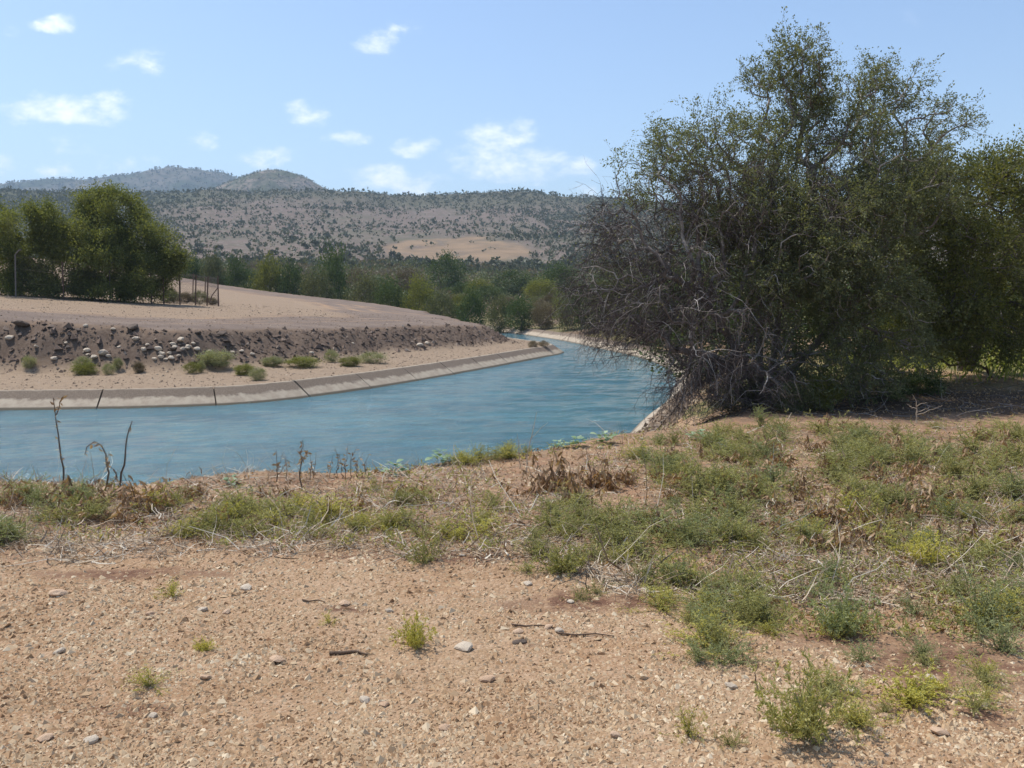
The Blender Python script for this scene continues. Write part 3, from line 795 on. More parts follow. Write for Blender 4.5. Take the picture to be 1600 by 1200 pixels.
    g1, q1 = twigs(p, t * .8 + out * .5 + .6 * r_.normal(size=p.shape) + (0, 0, .2), r_.uniform(.2, .55, len(p)), r_, 4, r_.uniform(-.1, .45, len(p)), .25, r_.uniform(.0025, .005, len(p)))
    p, t, a = sub(g1, 15000, r_)
    g2, q2 = twigs(p, t * .7 + .7 * r_.normal(size=p.shape), r_.uniform(.1, .32, len(p)), r_, 3, r_.uniform(0, .5, len(p)), .3, .0018)
    g1, q1 = clip(g1, q1); g2, q2 = clip(g2, q2)
    part('green_twigs', join(tubes(g1, q1, 3, r_.uniform(0, 1, len(g1))), tubes(g2[::3], q2[::3], 3, r_.uniform(0, 1, len(g2[::3])))), M['twig'], root)
    p, t, a = sub(g2, 185000, r_); pb, tb, a = sub(g1, 45000, r_)
    pl, tl, a = sub(t2, 4500, r_); keepl = (pl[:, 2] > 1.2) | (pl[:, 0] > 4.0); pl, tl = pl[keepl], tl[keepl]
    P_ = np.vstack([p, pb, pl]) + r_.normal(size=(len(p) + len(pb) + len(pl), 3)) * .02
    part('crown', leaves(P_, .038, r_, .1, np.vstack([t, tb, tl]), .55), M['leaf_big'], root)
    for c in root.children: c.matrix_parent_inverse = root.matrix_basis.inverted()
    return root


def leafy_tree(name, label, base, lobes, stems, mat, seed, dens, ntw, nlf, lsize, twl=.5, leafmat_tw='twig', group=None):
    r_ = np.random.default_rng(seed)
    root = obj(name, None, None, base); tag(root, label, 'tree', group)
    pts, li = lobe_pts(lobes, r_, dens)
    g_ = terrain(pts[:, 0], pts[:, 1]); pts = pts[pts[:, 2] > g_ + .25]
    br, rad = grow(pts, stems, r_, .007, .46, .3, .34, .08, droop=np.full(len(pts), .1)); rad = np.minimum(rad, .14)
    part('trunk', tubes(br, rad, 5, r_.uniform(.1, .6, len(br))), M['bark'], root, True)
    lb = br[rad[:, -1] < .035]
    p, t, a = sub(lb, ntw, r_)
    cen = pts.mean(0); out = unit(p - cen)
    g1, q1 = twigs(p, t * .7 + out * .6 + .6 * r_.normal(size=p.shape), r_.uniform(.5, 1.2, len(p)) * twl, r_, 3, r_.uniform(0, .5, len(p)), .28, .0035)
    k_ = g1[..., 2].min(1) > terrain(g1[:, -1, 0], g1[:, -1, 1]) + .05; g1, q1 = g1[k_], q1[k_]
    part('twigs', tubes(g1, q1, 3, r_.uniform(0, 1, len(g1))), M[leafmat_tw], root)
    p, t, a = sub(g1, nlf, r_)
    p = p + r_.normal(size=p.shape) * lsize * 1.2
    part('crown', leaves(p, lsize, r_, .15, t, .6), mat, root)
    for c in root.children: c.matrix_parent_inverse = root.matrix_basis.inverted()
    return root


bpy.context.view_layer.update()
big_tree()
def ray(px, py, d): s = d / F; return np.array([(px - 800) * s, d, CAMZ + (YH - py) * s])
b = np.array(place(1512, 19.0)); b0 = b + (0, 0, -.15)
leafy_tree('thorn_tree', 'dense rounded yellow-green tree at the right edge behind the big thorn tree', tuple(b),
           [(1480, 300, 80, 65, 17, 1.4, 1.6), (1550, 310, 85, 75, 17.5, 1.5, 1.6), (1430, 370, 80, 70, 16.4, 1.4, 1.5), (1500, 400, 90, 70, 16.8, 1.6, 1.6), (1600, 380, 100, 90, 18, 1.6, 1.5),
            (1560, 470, 90, 60, 17.2, 1.5, 1.5), (1460, 455, 80, 55, 16.4, 1.3, 1.4), (1650, 330, 70, 80, 18.2, 1.5, 1.2), (1590, 250, 40, 50, 18, .8, .35), (1640, 480, 70, 60, 18, 1.3, 1.2), (1420, 290, 60, 50, 16.6, 1, 1.1), (1440, 522, 65, 32, 16.4, 1, 1.4), (1530, 528, 65, 30, 17, 1, 1.5), (1490, 500, 70, 40, 16.6, 1.2, 1.4), (1470, 470, 70, 40, 15.8, .8, 1.2), (1610, 520, 60, 35, 17.6, 1, 1.1)],
           [[b0, b + (-.1, 0, .9), ray(1490, 440, 17.3), ray(1480, 340, 17.1)], [b0 + (.1, .1, 0), b + (.4, .1, .9), ray(1560, 430, 17.6), ray(1600, 340, 17.9)]],
           M['leaf_right'], 21, 34, 7000, 120000, .054, .45)

# ------------------------------------------------------------------ trees behind the fence at the left
def left_tree(px, d, lobes, seed, label, nt, nl):
    b = np.array(place(px, d)); b0 = b + (0, 0, -.2)
    top_ = np.array(b) + (0, 0, 3.0)
    st_ = [[b0, b + (.1, 0, .9), top_ + (-.5, .2, 0)], [b0 + (.15, .1, 0), b + (.7, .2, .9), top_ + (1.2, 0, -.3)], [b0 + (-.15, 0, 0), b + (-.8, -.2, .8), top_ + (-1.6, -.3, -.5)]]
    return leafy_tree('mesquite_tree', label, tuple(b), lobes, st_, M['leaf_left'], seed, 16, int(nt * 1.2), nl * 2, .12, 1.0, group='trees behind the fence')


left_tree(10, 56, [(-30, 360, 60, 40, 56, 2.2, 1.5), (25, 350, 45, 25, 55, 2, 1.5), (-20, 420, 70, 40, 56, 2.4, 1.5), (40, 400, 40, 40, 56, 2.2, 1.4), (20, 445, 60, 22, 56, 2.4, 2)], 31,
          'low spreading tree behind the fence at the far left edge', 2200, 21000)
left_tree(90, 57, [(80, 350, 45, 28, 57, 2.2, 1.6), (110, 380, 45, 40, 57, 2.4, 1.5), (60, 400, 45, 45, 57, 2.4, 1.4), (95, 435, 60, 30, 56.5, 2.2, 1.8), (80, 452, 60, 16, 57, 2.4, 2)], 33,
          'middle tree with deep shade beneath, behind the roadside fence', 2200, 23000)
left_tree(175, 58, [(172, 330, 50, 28, 58, 2.2, 1.6), (190, 360, 55, 40, 57, 2.4, 1.6), (150, 370, 40, 40, 57, 2.4, 1.4), (165, 415, 55, 35, 56.5, 2.2, 1.8), (170, 448, 60, 20, 57, 2.4, 2), (185, 310, 22, 12, 58, 1, .8)], 35,
          'tallest bright green tree of the clump behind the fence', 2600, 27000)
left_tree(232, 58.5, [(225, 370, 40, 30, 58, 2, 1.6), (245, 395, 35, 28, 57.6, 1.8, 1.6), (215, 420, 50, 35, 57, 2, 1.4), (262, 405, 22, 20, 58, 1.2, 1.2), (235, 445, 35, 18, 57, 1.6, 1)], 37,
          'right-hand tree of the fenced clump drooping towards the corner post', 2200, 21000)

# ------------------------------------------------------------------ bushes
def bush_meshes(seed, ncl, per, leaf, flat=1.0, spread=.17, skirt=True):
    """unit-size bush: radius about .5, height about 1"""
    r_ = np.random.default_rng(seed)
    c = ball(ncl, r_, .55); c[:, 2] = np.abs(c[:, 2]) if not skirt else c[:, 2]
    c = c * (.36, .36, .40 * flat) + (0, 0, .48 * flat)
    c[:, 2] *= r_.uniform(.85, 1.12, ncl)
    cs = spread * r_.uniform(.55, 1.2, ncl)
    k_ = r_.integers(0, ncl, ncl * per)
    p = c[k_] + r_.normal(size=(len(k_), 3)) * cs[k_][:, None] * (.6, .6, .5)
    p = p[p[:, 2] > .015]
    lf = leaves(p, leaf, r_, .2, unit(p - np.array([0, 0, .35])), .65)
    br, rad = grow(c, [[(0, 0, -.03), (.01, 0, .08), (.03, .02, .2)], [(.03, .02, -.03), (.08, .05, .1), (.12, .1, .22)], [(-.03, -.02, -.03), (-.08, .0, .1), (-.15, -.05, .22)]], r_, .003, .45, .2)
    st_ = tubes(br, rad, 4, r_.uniform(0, .6, len(br)))
    return lf, st_


PROTO = {}
def recol(o, mat):
    o.material_slots[0].link = 'OBJECT'; o.material_slots[0].material = mat; return o


def proto(key, geo, mat):
    V_, F_, T_ = geo
    PROTO[key] = mesh_np(key, V_, F_ if isinstance(F_, list) else [F_], False, {'tint': T_}, [mat]); return PROTO[key]


for k_ in range(5):
    lf, st_ = bush_meshes(300 + k_, 46 + 6 * k_, 120, .034)
    proto(f'bstem{k_}', st_, M['bark'])
    proto(f'bfol{k_}', lf, M['bush_a'])


def bush(px, top, d, wpx, c_, label, group=None, name='bush', basez=None, k=None, cat='bush'):
    x, y, z = place(px, d)
    ztop = CAMZ + (YH - top) * d / F; h = max(ztop - z, .5); wd = wpx * d / F
    k = int(rng.integers(0, 5)) if k is None else k
    e = obj(name, None, None, (x, y, z - .04), rng.uniform(0, 6.28), (wd, wd * rng.uniform(.85, 1.1), h / .98))
    tag(e, label, cat, group)
    obj('stems', PROTO[f'bstem{k}'], e); recol(obj('foliage', PROTO[f'bfol{k}'], e), M['bush_' + c_])
    return e


# hand-placed ones along the far bank of the canal, left to right
for a_ in [(300, 392, 128, 46, 'a', 'green bush at the far end of the plateau above the fence posts'),
           (335, 388, 126, 50, 'b', 'olive bush right of the fence corner at the plateau edge'),
           (372, 396, 124, 52, 'a', 'broad dark green bush left of the bright green one'),
           (420, 392, 122, 62, 'y', 'bright green bush catching the sun along the plateau edge'),
           (458, 400, 120, 60, 'a', 'rounded green bush between the bright one and the tall dark one'),
           (520, 379, 116, 66, 'a', 'tallest dark round bush standing above the row'),
           (497, 420, 112, 60, 'b', 'greyish bush at the foot of the tall dark bush'),
           (570, 425, 110, 80, 'b', 'wide olive bush right of the tall dark bush'),
           (612, 432, 106, 66, 'a', 'rounded green bush along the middle of the far bank'),
           (655, 428, 104, 64, 'y', 'yellowish green bush in the middle of the far bank'),
           (690, 448, 100, 62, 'b', 'olive bush below the lone round tree'),
           (735, 446, 98, 64, 'a', 'dense green bush above the grey earth bank'),
           (778, 458, 95, 56, 'b', 'low olive bush above where the track ends'),
           (815, 462, 92, 60, 'a', 'dark low bush above the far canal lining'),
           (850, 470, 90, 52, 'c', 'dry brown bush above the far canal lining'),
           (890, 455, 84, 66, 'b', 'olive bush beside the big thorn tree across the water'),
           (925, 440, 78, 80, 'a', 'tall green bush half hidden by the bare branches'),
           (965, 405, 72, 110, 'b', 'wide bush behind the bare branches across the water'),
           (697, 391, 175, 72, 'a', 'lone round dark green tree standing out above the brush'),
           (748, 432, 140, 46, 'y', 'small bright yellow-green bush in the middle of the brush'),
           (845, 432, 138, 60, 'y', 'pale yellow-green bush in the brush by the thorn tree'),
           (560, 418, 150, 60, 'c', 'dry brown bush behind the olive one'),
           (640, 415, 165, 70, 'c', 'dry brown bush below the tan field'),
           (800, 418, 170, 80, 'a', 'broad dark green bush at the right end of the tan field'),
           (870, 410, 160, 80, 'a', 'broad green bush left of the thorn tree crown')]:
    bush(*a_, group='bushes across the canal')
r_ = np.random.default_rng(55)
for i_ in range(95):                                         # brush filling the valley behind
    px = r_.uniform(250, 1060); d = r_.uniform(118, 290)
    if 540 < px < 860 and d > 230: d -= 110
    x, y, z = place(px, d); h = r_.uniform(1.6, 3.6); tp = YH - (z + h - CAMZ) * F / d
    bush(px, tp, d, r_.uniform(3, 6) * F / d, r_.choice(list('abbca')), 'low shrub in the brush of the valley floor', 'valley floor shrubs', 'shrub', cat='shrub')
for i_ in range(26):
    px = r_.uniform(520, 960); d = r_.uniform(100, 128)
    x, y, z = place(px, d)
    if float(terrain(np.array([x]), np.array([y]), True)[4][0]) < 4 or bool(terrain(np.array([x]), np.array([y]), True)[5][0]) or bool(terrain(np.array([x]), np.array([y]), True)[6][0]): continue
    h = r_.uniform(1.3, 2.6); tp = YH - (z + h - CAMZ) * F / d
    bush(px, tp, d, r_.uniform(2.2, 4.5) * F / d, r_.choice(list('abbcy')), 'low shrub in the brush of the valley floor', 'valley floor shrubs', 'shrub', cat='shrub')
# shady growth behind and under the big tree
for a_ in [(1110, 440, 30, 210, 'a', 'dark bush behind the drooping bare branches'), (1230, 395, 25, 230, 'a', 'dark leafy bush in the shade behind the trunk'),
           (1340, 430, 23, 210, 'a', 'dark bush filling the shade right of the trunk'), (1430, 400, 30, 210, 'b', 'bush in shadow behind the two thorn trees'),
           (1540, 420, 40, 250, 'a', 'large dark bush behind the right-hand tree'), (1640, 420, 46, 220, 'b', 'grey-green bush at the right frame edge behind the grass'),
           (1015, 395, 60, 170, 'b', 'olive bush on the outer bank behind the dead twigs'), (1090, 385, 56, 190, 'a', 'green bush on the outer bank behind the crown'),
           (1292, 578, 13.2, 80, 'y', 'small light green leafy shrub lit under the big tree'), (1240, 610, 13.0, 70, 'b', 'thin weedy shrub in the shade at the trunk foot'), (1150, 585, 14.4, 110, 'a', 'low dark shrub below the dead twigs left of the trunk'), (1370, 580, 14.6, 120, 'a', 'low dark shrub in the shade right of the light leafy one'), (1445, 585, 15.4, 90, 'a', 'last low shrub of the shade before the sunlit grass'), (1200, 560, 15.6, 140, 'a', 'shrub crowding the trunk foot from behind')]:
    bush(*a_, name='shrub', cat='shrub')
# the berm
for px, py, hp, wp, c_, lab in [(40, 577, 18, 22, 'b', 'small grey weed on the sandy berm at the far left'), (128, 586, 12, 46, 'y', 'low yellowish cushion weed on the sandy berm'), (125, 578, 12, 30, 'a', 'green tuft behind the yellowish cushion on the berm'),
                                (165, 586, 20, 22, 'a', 'small upright green weed on the berm'), (180, 580, 22, 16, 'a', 'narrow dark green weed on the berm'), (335, 573, 30, 56, 'b', 'largest rounded grey-green bush on the berm below the stones'),
                                (311, 582, 22, 14, 'a', 'narrow dark weed before the rounded grey bush'), (296, 583, 12, 28, 'y', 'yellowish weed left of the rounded grey bush'), (378, 586, 12, 34, 'y', 'low yellow-green weed on the berm edge'),
                                (400, 594, 14, 28, 'b', 'small grey weed close to the slabs'), (422, 573, 18, 36, 'a', 'bushy green weed on the berm right of the grey one'), (470, 573, 12, 60, 'y', 'long low bright green weed patch on the berm'),
                                (517, 566, 22, 28, 'a', 'upright green weed in the bright patch on the berm'), (580, 567, 20, 46, 'a', 'bushy green weed at the right end of the berm weeds'), (545, 572, 10, 40, 'y', 'low light weed between the two upright ones'),
                                (833, 543, 9, 18, 'c', 'dry brown tuft near the tip of the berm'), (850, 544, 10, 18, 'c', 'dry brown tuft at the very tip of the berm'), (213, 583, 9, 18, 'c', 'small dry tuft on the berm')]:
    x, y, z = ground_at(px, py)
    bush(px, YH - (z - CAMZ) * F / y - hp, y, wp * 1.1, {'a': 'w', 'b': 'w'}.get(c_, c_), lab, 'weeds on the berm', 'weed', cat='weed')

# ------------------------------------------------------------------ scrub on the hills
r_ = np.random.default_rng(61)
lf = []
for k_ in range(3):
    c = ball(9, r_, .3) * (.38, .38, .3) + (0, 0, .35)
    kk = r_.integers(0, 9, 260); p = c[kk] + r_.normal(size=(260, 3)) * .1
    proto(f'scrub{k_}', leaves(p, .2, r_, .2, unit(p - np.array([0, 0, .2])), .8), M['scrub'])
n = 30000
px = r_.uniform(-150, 1150, n); d = np.sqrt(r_.uniform(300 ** 2, 1010 ** 2, n))
x = (px - 800) / F * d; y = d
fz = sst(.35, .6, 1 - np.abs((px - 715) / 175) ** 2 - np.abs((np.hypot(x, y) - 470) / 95) ** 2 + .45 * fbm(x / 40, y / 40, 3, 99))
dn = .40 + .6 * fbm(x / 70, y / 90, 3, 111) + 1.2 * sst(330, 120, px) + .45 * sst(850, 990, d) + .9 * sst(420, 330, d) + .25 * sst(700, 900, px)
ok = (r_.uniform(0, 1, n) < dn * .75) & ((fz < .3) | (r_.uniform(0, 1, n) < .10))
px, d, x, y = px[ok], d[ok], x[ok], y[ok]; z = terrain(x, y); sz = r_.uniform(1.1, 3.3, len(x)) * np.where(r_.uniform(0, 1, len(x)) < .12, 1.6, 1)
show = sz / d * (px > 0) * (px < 1000); big = np.argsort(-show)[:280]; rest = np.setdiff1d(np.arange(len(x)), big)
for j in big:
    o = obj('hillside_shrub', PROTO[f'scrub{j % 3}'], None, (x[j], y[j], z[j] - .2), r_.uniform(0, 6.28), (sz[j], sz[j], sz[j] * r_.uniform(.6, .95)))
    tag(o, 'small dark shrub on the ' + ('left', 'middle', 'right')[min(2, int(px[j] / 334))] + ' of the hillside, ' + ('near its foot' if d[j] < 420 else 'on the lower slope' if d[j] < 520 else 'on the open slope'), 'shrub', 'shrubs dotted over the hillside')
nl = 6
P = np.repeat(np.c_[x, y, z][rest], nl, 0); s_ = np.repeat(sz[rest], nl)[:, None]
b_ = ball(len(P), r_, .2); b_[:, 2] = np.abs(b_[:, 2])
P = P + b_ * s_ * (.48, .48, .6)
g = leaves(P, 1., r_, .2, b_.copy(), .8)
# scale each leaf to its shrub
V_ = g[0].reshape(-1, 4, 3); V_ = P[:, None] + (V_ - P[:, None]) * (s_ * .62)[:, None]
tag(part('hillside_scrub', (V_.reshape(-1, 3), g[1], np.repeat(np.repeat(r_.uniform(0, 1, len(rest)), nl), 4)), M['scrub']), 'far scrub covering the hillside in dark dots', 'scrub', kind='stuff')

n = 9000
px = r_.uniform(230, 1100, n); y = r_.uniform(96, 360, n); x = (px - 800) / F * y; t_ = terrain(x, y, True)
fz = sst(.35, .6, 1 - np.abs((px - 715) / 175) ** 2 - np.abs((np.hypot(x, y) - 470) / 95) ** 2 + .45 * fbm(x / 40, y / 40, 3, 99))
ok = (~t_[5]) & (~t_[6]) & (t_[4] > 3.5) & (fz < .2); x, y, z = x[ok], y[ok], t_[0][ok]
nl = 9; P = np.repeat(np.c_[x, y, z], nl, 0); s_ = np.repeat(r_.uniform(.5, 1.5, len(x)) * np.clip(y / 150, .7, 1.6), nl)[:, None]; b_ = ball(len(P), r_, .2); b_[:, 2] = np.abs(b_[:, 2])
P = P + b_ * s_ * (.9, .9, .8); g = leaves(P, 1., r_, .3, b_.copy(), .6); V_ = g[0].reshape(-1, 4, 3); V_ = P[:, None] + (V_ - P[:, None]) * (s_ * .5)[:, None]
kind_ = fbm(x / 14, y / 14, 2, 311) > -.05
for kk, nm, lb, mt in ((True, 'valley_brush', 'low green brush carpeting the valley floor', 'bush_b'), (False, 'dry_brush', 'low dry brown brush carpeting parts of the valley floor', 'bush_c')):
    m_ = np.repeat(kind_ == kk, nl); q_ = V_[m_].reshape(-1, 3)
    tag(part(nm, (q_, np.arange(len(q_)).reshape(-1, 4), np.repeat(np.repeat(r_.uniform(0, 1, len(x)), nl)[m_], 4)), M[mt]), lb, 'brush', kind='stuff')
for (p, s0), (nm, lb) in zip(FAR_SCRUB, (('summit_scrub', 'dark scrub dotting the rounded hill behind the ridge'), ('mountain_wood', 'blue-green woodland on the far mountain'))):
    nl = 5; P = np.repeat(p, nl, 0); s_ = np.repeat(s0 * r_.uniform(.5, 1.3, len(p)), nl)[:, None]; b_ = ball(len(P), r_, .2); b_[:, 2] = np.abs(b_[:, 2])
    P = P + b_ * s_ * (.5, .5, .55); g = leaves(P, 1., r_, .2, b_.copy(), .8); V_ = g[0].reshape(-1, 4, 3); V_ = P[:, None] + (V_ - P[:, None]) * (s_ * .6)[:, None]
    tag(part(nm, (V_.reshape(-1, 3), g[1], np.repeat(np.repeat(r_.uniform(0, 1, len(p)), nl), 4)), M['scrub']), lb, 'scrub', kind='stuff')

# ------------------------------------------------------------------ fence
def fence(name, label, bases, heights, lean, cranked, mats_):
    root = obj(name, None, None, bases[0]); tag(root, label, 'fence')
    tops = []
    for (x, y, z), h, (lx, ly), cr, mt in zip(bases, heights, lean, cranked, mats_):
        P = [(x, y, z - .3), (x + lx * .5, y + ly * .5, z + h * .5), (x + lx, y + ly, z + h)]
        if cr: P = [P[0], P[1], P[2], (x + lx + .22, y + ly, z + h + .24), (x + lx + .38, y + ly, z + h + .30)]
        P = np.array(P)[None]
        o = part('post', tubes(P, np.full(P.shape[:2], .042), 6, np.array([.5])), M[mt], root)
        tops.append((x + lx, y + ly, z + h))
    bt = np.array(bases) + (0, 0, .05); tp = np.array(tops)
    W_ = []
    for f_ in (.04, .35, .68, .98):
        q = bt * (1 - f_) + tp * f_
        for a_, b_ in zip(q[:-1], q[1:]):
            W_.append(np.array([a_, (a_ + b_) / 2 - (0, 0, .04), b_]))
    W_ = np.array(W_); part('line_wire', tubes(W_, np.full(W_.shape[:2], .006), 3), M['wire'], root)
    # woven mesh
    Wm = []
    for a0, a1, c0, c1 in zip(bt[:-1], bt[1:], tp[:-1], tp[1:]):
        Ls = np.linalg.norm(a1 - a0); nsp = max(4, int(Ls / .2)); hh = np.linalg.norm(c0 - a0); shift = hh / Ls
        for i_ in range(-int(nsp * shift), nsp + 1):
            for sg in (1, -1):
                u0 = i_ / nsp; u1 = u0 + shift
                t0, t1 = max(0, -u0 / shift), min(1, (1 - u0) / shift)
                if t1 <= t0: continue
                pts_ = []
                for t_ in (t0, (t0 + t1) / 2, t1):
                    uu = u0 + shift * t_; uu = uu if sg > 0 else 1 - uu
                    pts_.append((a0 * (1 - uu) + a1 * uu) * (1 - t_) + (c0 * (1 - uu) + c1 * uu) * t_)
                Wm.append(pts_)
    Wm = np.array(Wm); tag(part('wire_mesh', tubes(Wm, np.full(Wm.shape[:2], .0019), 3), M['wire'], root), kind='stuff')
    return root


def fp(px, py, d=None):
    if d is None: return ground_at(px, py)
    return place(px, d)


fr = [fp(25, 0, 53), fp(100, 0, 54.5), fp(172, 0, 56), fp(210, 0, 57), fp(237, 0, 57.6), fp(256, 0, 58), fp(281, 0, 58.8), fp(305, 0, 59.3), fp(323, 0, 59.8), fp(341, 0, 60.4)]
f1 = fence('fence', 'rusty wire-mesh fence along the track in front of the left trees', fr, [2.5, 2.3, 2.3, 2.1, 2.0, 1.9, 2.0, 2.0, 1.95, 2.05],
           [(.1, 0), (0, 0), (.06, 0), (.12, 0), (0, 0), (.02, 0), (.03, 0), (.12, 0), (.15, 0), (.03, 0)], [1, 0, 1, 1, 0, 0, 0, 0, 0, 0], ['galv', 'rust', 'galv', 'galv', 'rust', 'rust', 'rust', 'rust', 'rust', 'rust'])
P = np.array([[np.array(fr[-1]) + (0, 0, 1.25), np.array(fr[-1]) * .5 + np.array(fr[-2]) * .5 + (.0, 0, .75), np.array(fr[-2]) * .8 + np.array(fr[-1]) * .2 + (0, 0, .2)]])
o = part('brace', tubes(P, np.full((1, 3), .035), 6, np.array([.4])), M['rust'], f1)
for f_ in (f1,):
    for c in f_.children: c.matrix_parent_inverse.identity(); c.location = -Vector(f_.location)
bk = [fp(341.5, 0, 60.9), fp(320, 0, 70), fp(301, 0, 74), fp(282, 0, 78), fp(260, 0, 82)]
f2 = fence('fence', 'rusty fence running back from the corner post behind the dry weeds', bk, [1.9, 1.9, 2.0, 1.9, 2.0], [(0, 0), (.12, 0), (.15, 0), (.05, 0), (0, 0)], [0, 0, 0, 1, 0], ['rust'] * 5)
for c in f2.children: c.location = -Vector(f2.location)
for px, d, hp, wp, c_, lab in [(262, 61, 22, 40, 'b', 'dry olive weed inside the fence at the tree foot'), (290, 62, 20, 36, 'c', 'dry brown weed inside the fenced corner'), (312, 62.5, 24, 34, 'b', 'grey-green weed inside the fenced corner'), (330, 62, 14, 26, 'c', 'small dry weed beside the corner post'), (270, 63, 26, 26, 'c', 'tall dry weed inside the fence by the trees')]:
    x, y, z = place(px, d); bush(px, YH - (z - CAMZ) * F / y - hp, y, wp, c_, lab, name='weed', cat='weed')

# ------------------------------------------------------------------ stones
def rock_mesh(name, seed, mat, sub_=2, flat=.65):
    import bmesh
    bm = bmesh.new(); bmesh.ops.create_icosphere(bm, subdivisions=sub_, radius=.5)
    r_ = np.random.default_rng(seed); pl = unit(r_.normal(size=(9, 3))); cut = r_.uniform(.30, .46, 9)
    for v_ in bm.verts:
        p = np.array(v_.co)
        for n_, c_ in zip(pl, cut):
            e = p @ n_ - c_
            if e > 0: p = p - n_ * e * .92
        p = p * (1 + .05 * r_.normal()); p[2] *= flat; v_.co = p
    me = bpy.data.meshes.new(name); bm.to_mesh(me); bm.free()
    me.attributes.new('tint', 'FLOAT', 'POINT').data.foreach_set('value', r_.uniform(0, 1, len(me.vertices)).astype(np.float32))
    me.materials.append(mat); return me


RK = {c_: [rock_mesh('rock_' + c_, 400 + 10 * q + k_, M[mt], 2, .7) for k_ in range(4)] for q, (c_, mt) in enumerate((('p', 'stone'), ('r', 'stone_red'), ('d', 'rock')))}
def stone(px, py, wpx, c_, label, group=None, name='stone', hs=1.):
    x, y, z = ground_at(px, py); s = wpx * y / F / .85
    o = obj(name, RK[c_][int(rng.integers(0, 4))], None, (x, y, z + s * .16 * hs), 0, (s, s * rng.uniform(.7, 1.1), s * hs))
    o.rotation_euler = (rng.uniform(-.3, .3), rng.uniform(-.3, .3), rng.uniform(0, 6.28))
    return tag(o, label, 'stone' if name == 'stone' else 'rock', group)


for px, py, w_, lab in [(280, 532, 9, 'palest block at the top of the heap of stones on the bank'), (268, 542, 8, 'pale stone left of the palest block'), (245, 550, 10, 'pale stone at the left side of the heap'), (250, 556, 9, ''), (262, 553, 7, ''), (271, 547, 8, ''), (283, 548, 7, ''), (292, 543, 8, ''), (290, 547, 7, ''), (305, 549, 8, ''),
                        (264, 562, 9, ''), (256, 563, 6, ''), (248, 560, 8, ''), (238, 563, 7, ''), (222, 549, 8, ''), (210, 531, 9, ''), (228, 540, 6, ''), (158, 558, 12, 'widest pale stone low on the bank left of the heap'), (133, 549, 9, ''), (166, 558, 7, ''), (143, 561, 8, ''), (134, 556, 6, ''), (175, 517, 6, ''), (12, 533, 10, ''), (132, 512, 7, ''), (80, 563, 9, ''), (375, 550, 6, ''), (360, 552, 7, ''), (325, 552, 6, ''), (392, 557, 7, ''),
                        (655, 541, 9, 'flat pale stone low on the bank towards the canal bend'), (667, 539, 8, ''), (550, 537, 5, ''), (485, 553, 6, ''), (300, 537, 6, ''), (276, 557, 6, ''), (183, 545, 6, ''), (100, 540, 5, ''), (53, 546, 6, '')]:
    stone(px, py, w_ * 1.15, 'p', lab or 'small pale stone tumbled on the rough earth bank', None if lab else 'pale stones on the bank', hs=.85)
for px, py, w_, lab in [(32, 507, 26, 'large dark rock jutting from the top of the bank at the left'), (205, 513, 22, 'dark slab at the top of the bank above the stones'), (344, 521, 13, 'dark block on the bank right of the stone heap'), (352, 532, 11, 'dark rock just below the dark block'),
                        (268, 544, 12, 'dark rock in the middle of the pale heap'), (308, 520, 12, 'dark rock near the bank top right of the heap'), (205, 526, 8, 'small dark rock under the dark slab'), (120, 514, 9, 'small dark rock near the bank top')]:
    stone(px, py + 2, w_, 'd', lab, name='rock', hs=.55)
for px, py, w_, c_, lab in [(722, 1032, 26, 'p', 'pale flat stone right of the small yellow-green weed'), (372, 932, 17, 'p', 'rounded grey stone on bare soil left of centre'), (68, 942, 28, 'r', 'flat tan stone at the left edge of the bare soil'), (215, 975, 16, 'r', 'small tan stone below the faint weed'), (300, 968, 16, 'p', 'flat pale stone in the bare soil'), (338, 972, 14, 'r', ''), (66, 1038, 20, 'p', 'pale stone in the left foreground'), (302, 1082, 18, 'r', ''), (212, 1146, 16, 'p', ''), (420, 1053, 24, 'r', 'long flat stone in the middle foreground'),
                            (876, 1004, 18, 'p', 'pale stone beside the thin stick'), (858, 998, 16, 'r', ''), (810, 1004, 15, 'r', ''), (602, 970, 14, 'p', ''), (530, 958, 18, 'r', ''), (895, 954, 12, 'p', 'small white stone in the dark soil patch'), (560, 1121, 20, 'p', ''), (592, 1127, 18, 'r', ''), (760, 1085, 26, 'r', 'broad reddish stone in the centre foreground'), (1358, 1107, 26, 'p', 'pale stone right of the tall feathery weed'), (1385, 1140, 26, 'r', ''), (1408, 1147, 20, 'r', ''), (1482, 1082, 18, 'p', ''), (1305, 988, 13, 'p', ''), (1345, 993, 12, 'p', ''), (1157, 1098, 22, 'p', 'pale stone beside the dead stalk at the lower right'),
                            (1306, 985, 11, 'p', ''), (1245, 757, 9, 'p', ''), (940, 703, 10, 'p', ''), (1005, 688, 9, 'p', ''), (1395, 770, 8, 'p', ''), (1460, 975, 15, 'r', ''), (110, 1190, 24, 'p', ''), (35, 1185, 22, 'r', ''), (970, 1180, 22, 'r', ''), (1500, 1175, 26, 'r', ''), (690, 1168, 20, 'r', ''), (780, 1056, 12, 'p', ''), (720, 878, 10, 'p', ''), (640, 880, 11, 'p', ''), (825, 925, 14, 'p', '')]:
    stone(px, py, w_, c_, lab or ('small pale stone lying on the foreground soil' if c_ == 'p' else 'small reddish stone lying on the foreground soil'), None if lab else 'loose stones on the foreground soil', hs=.6)

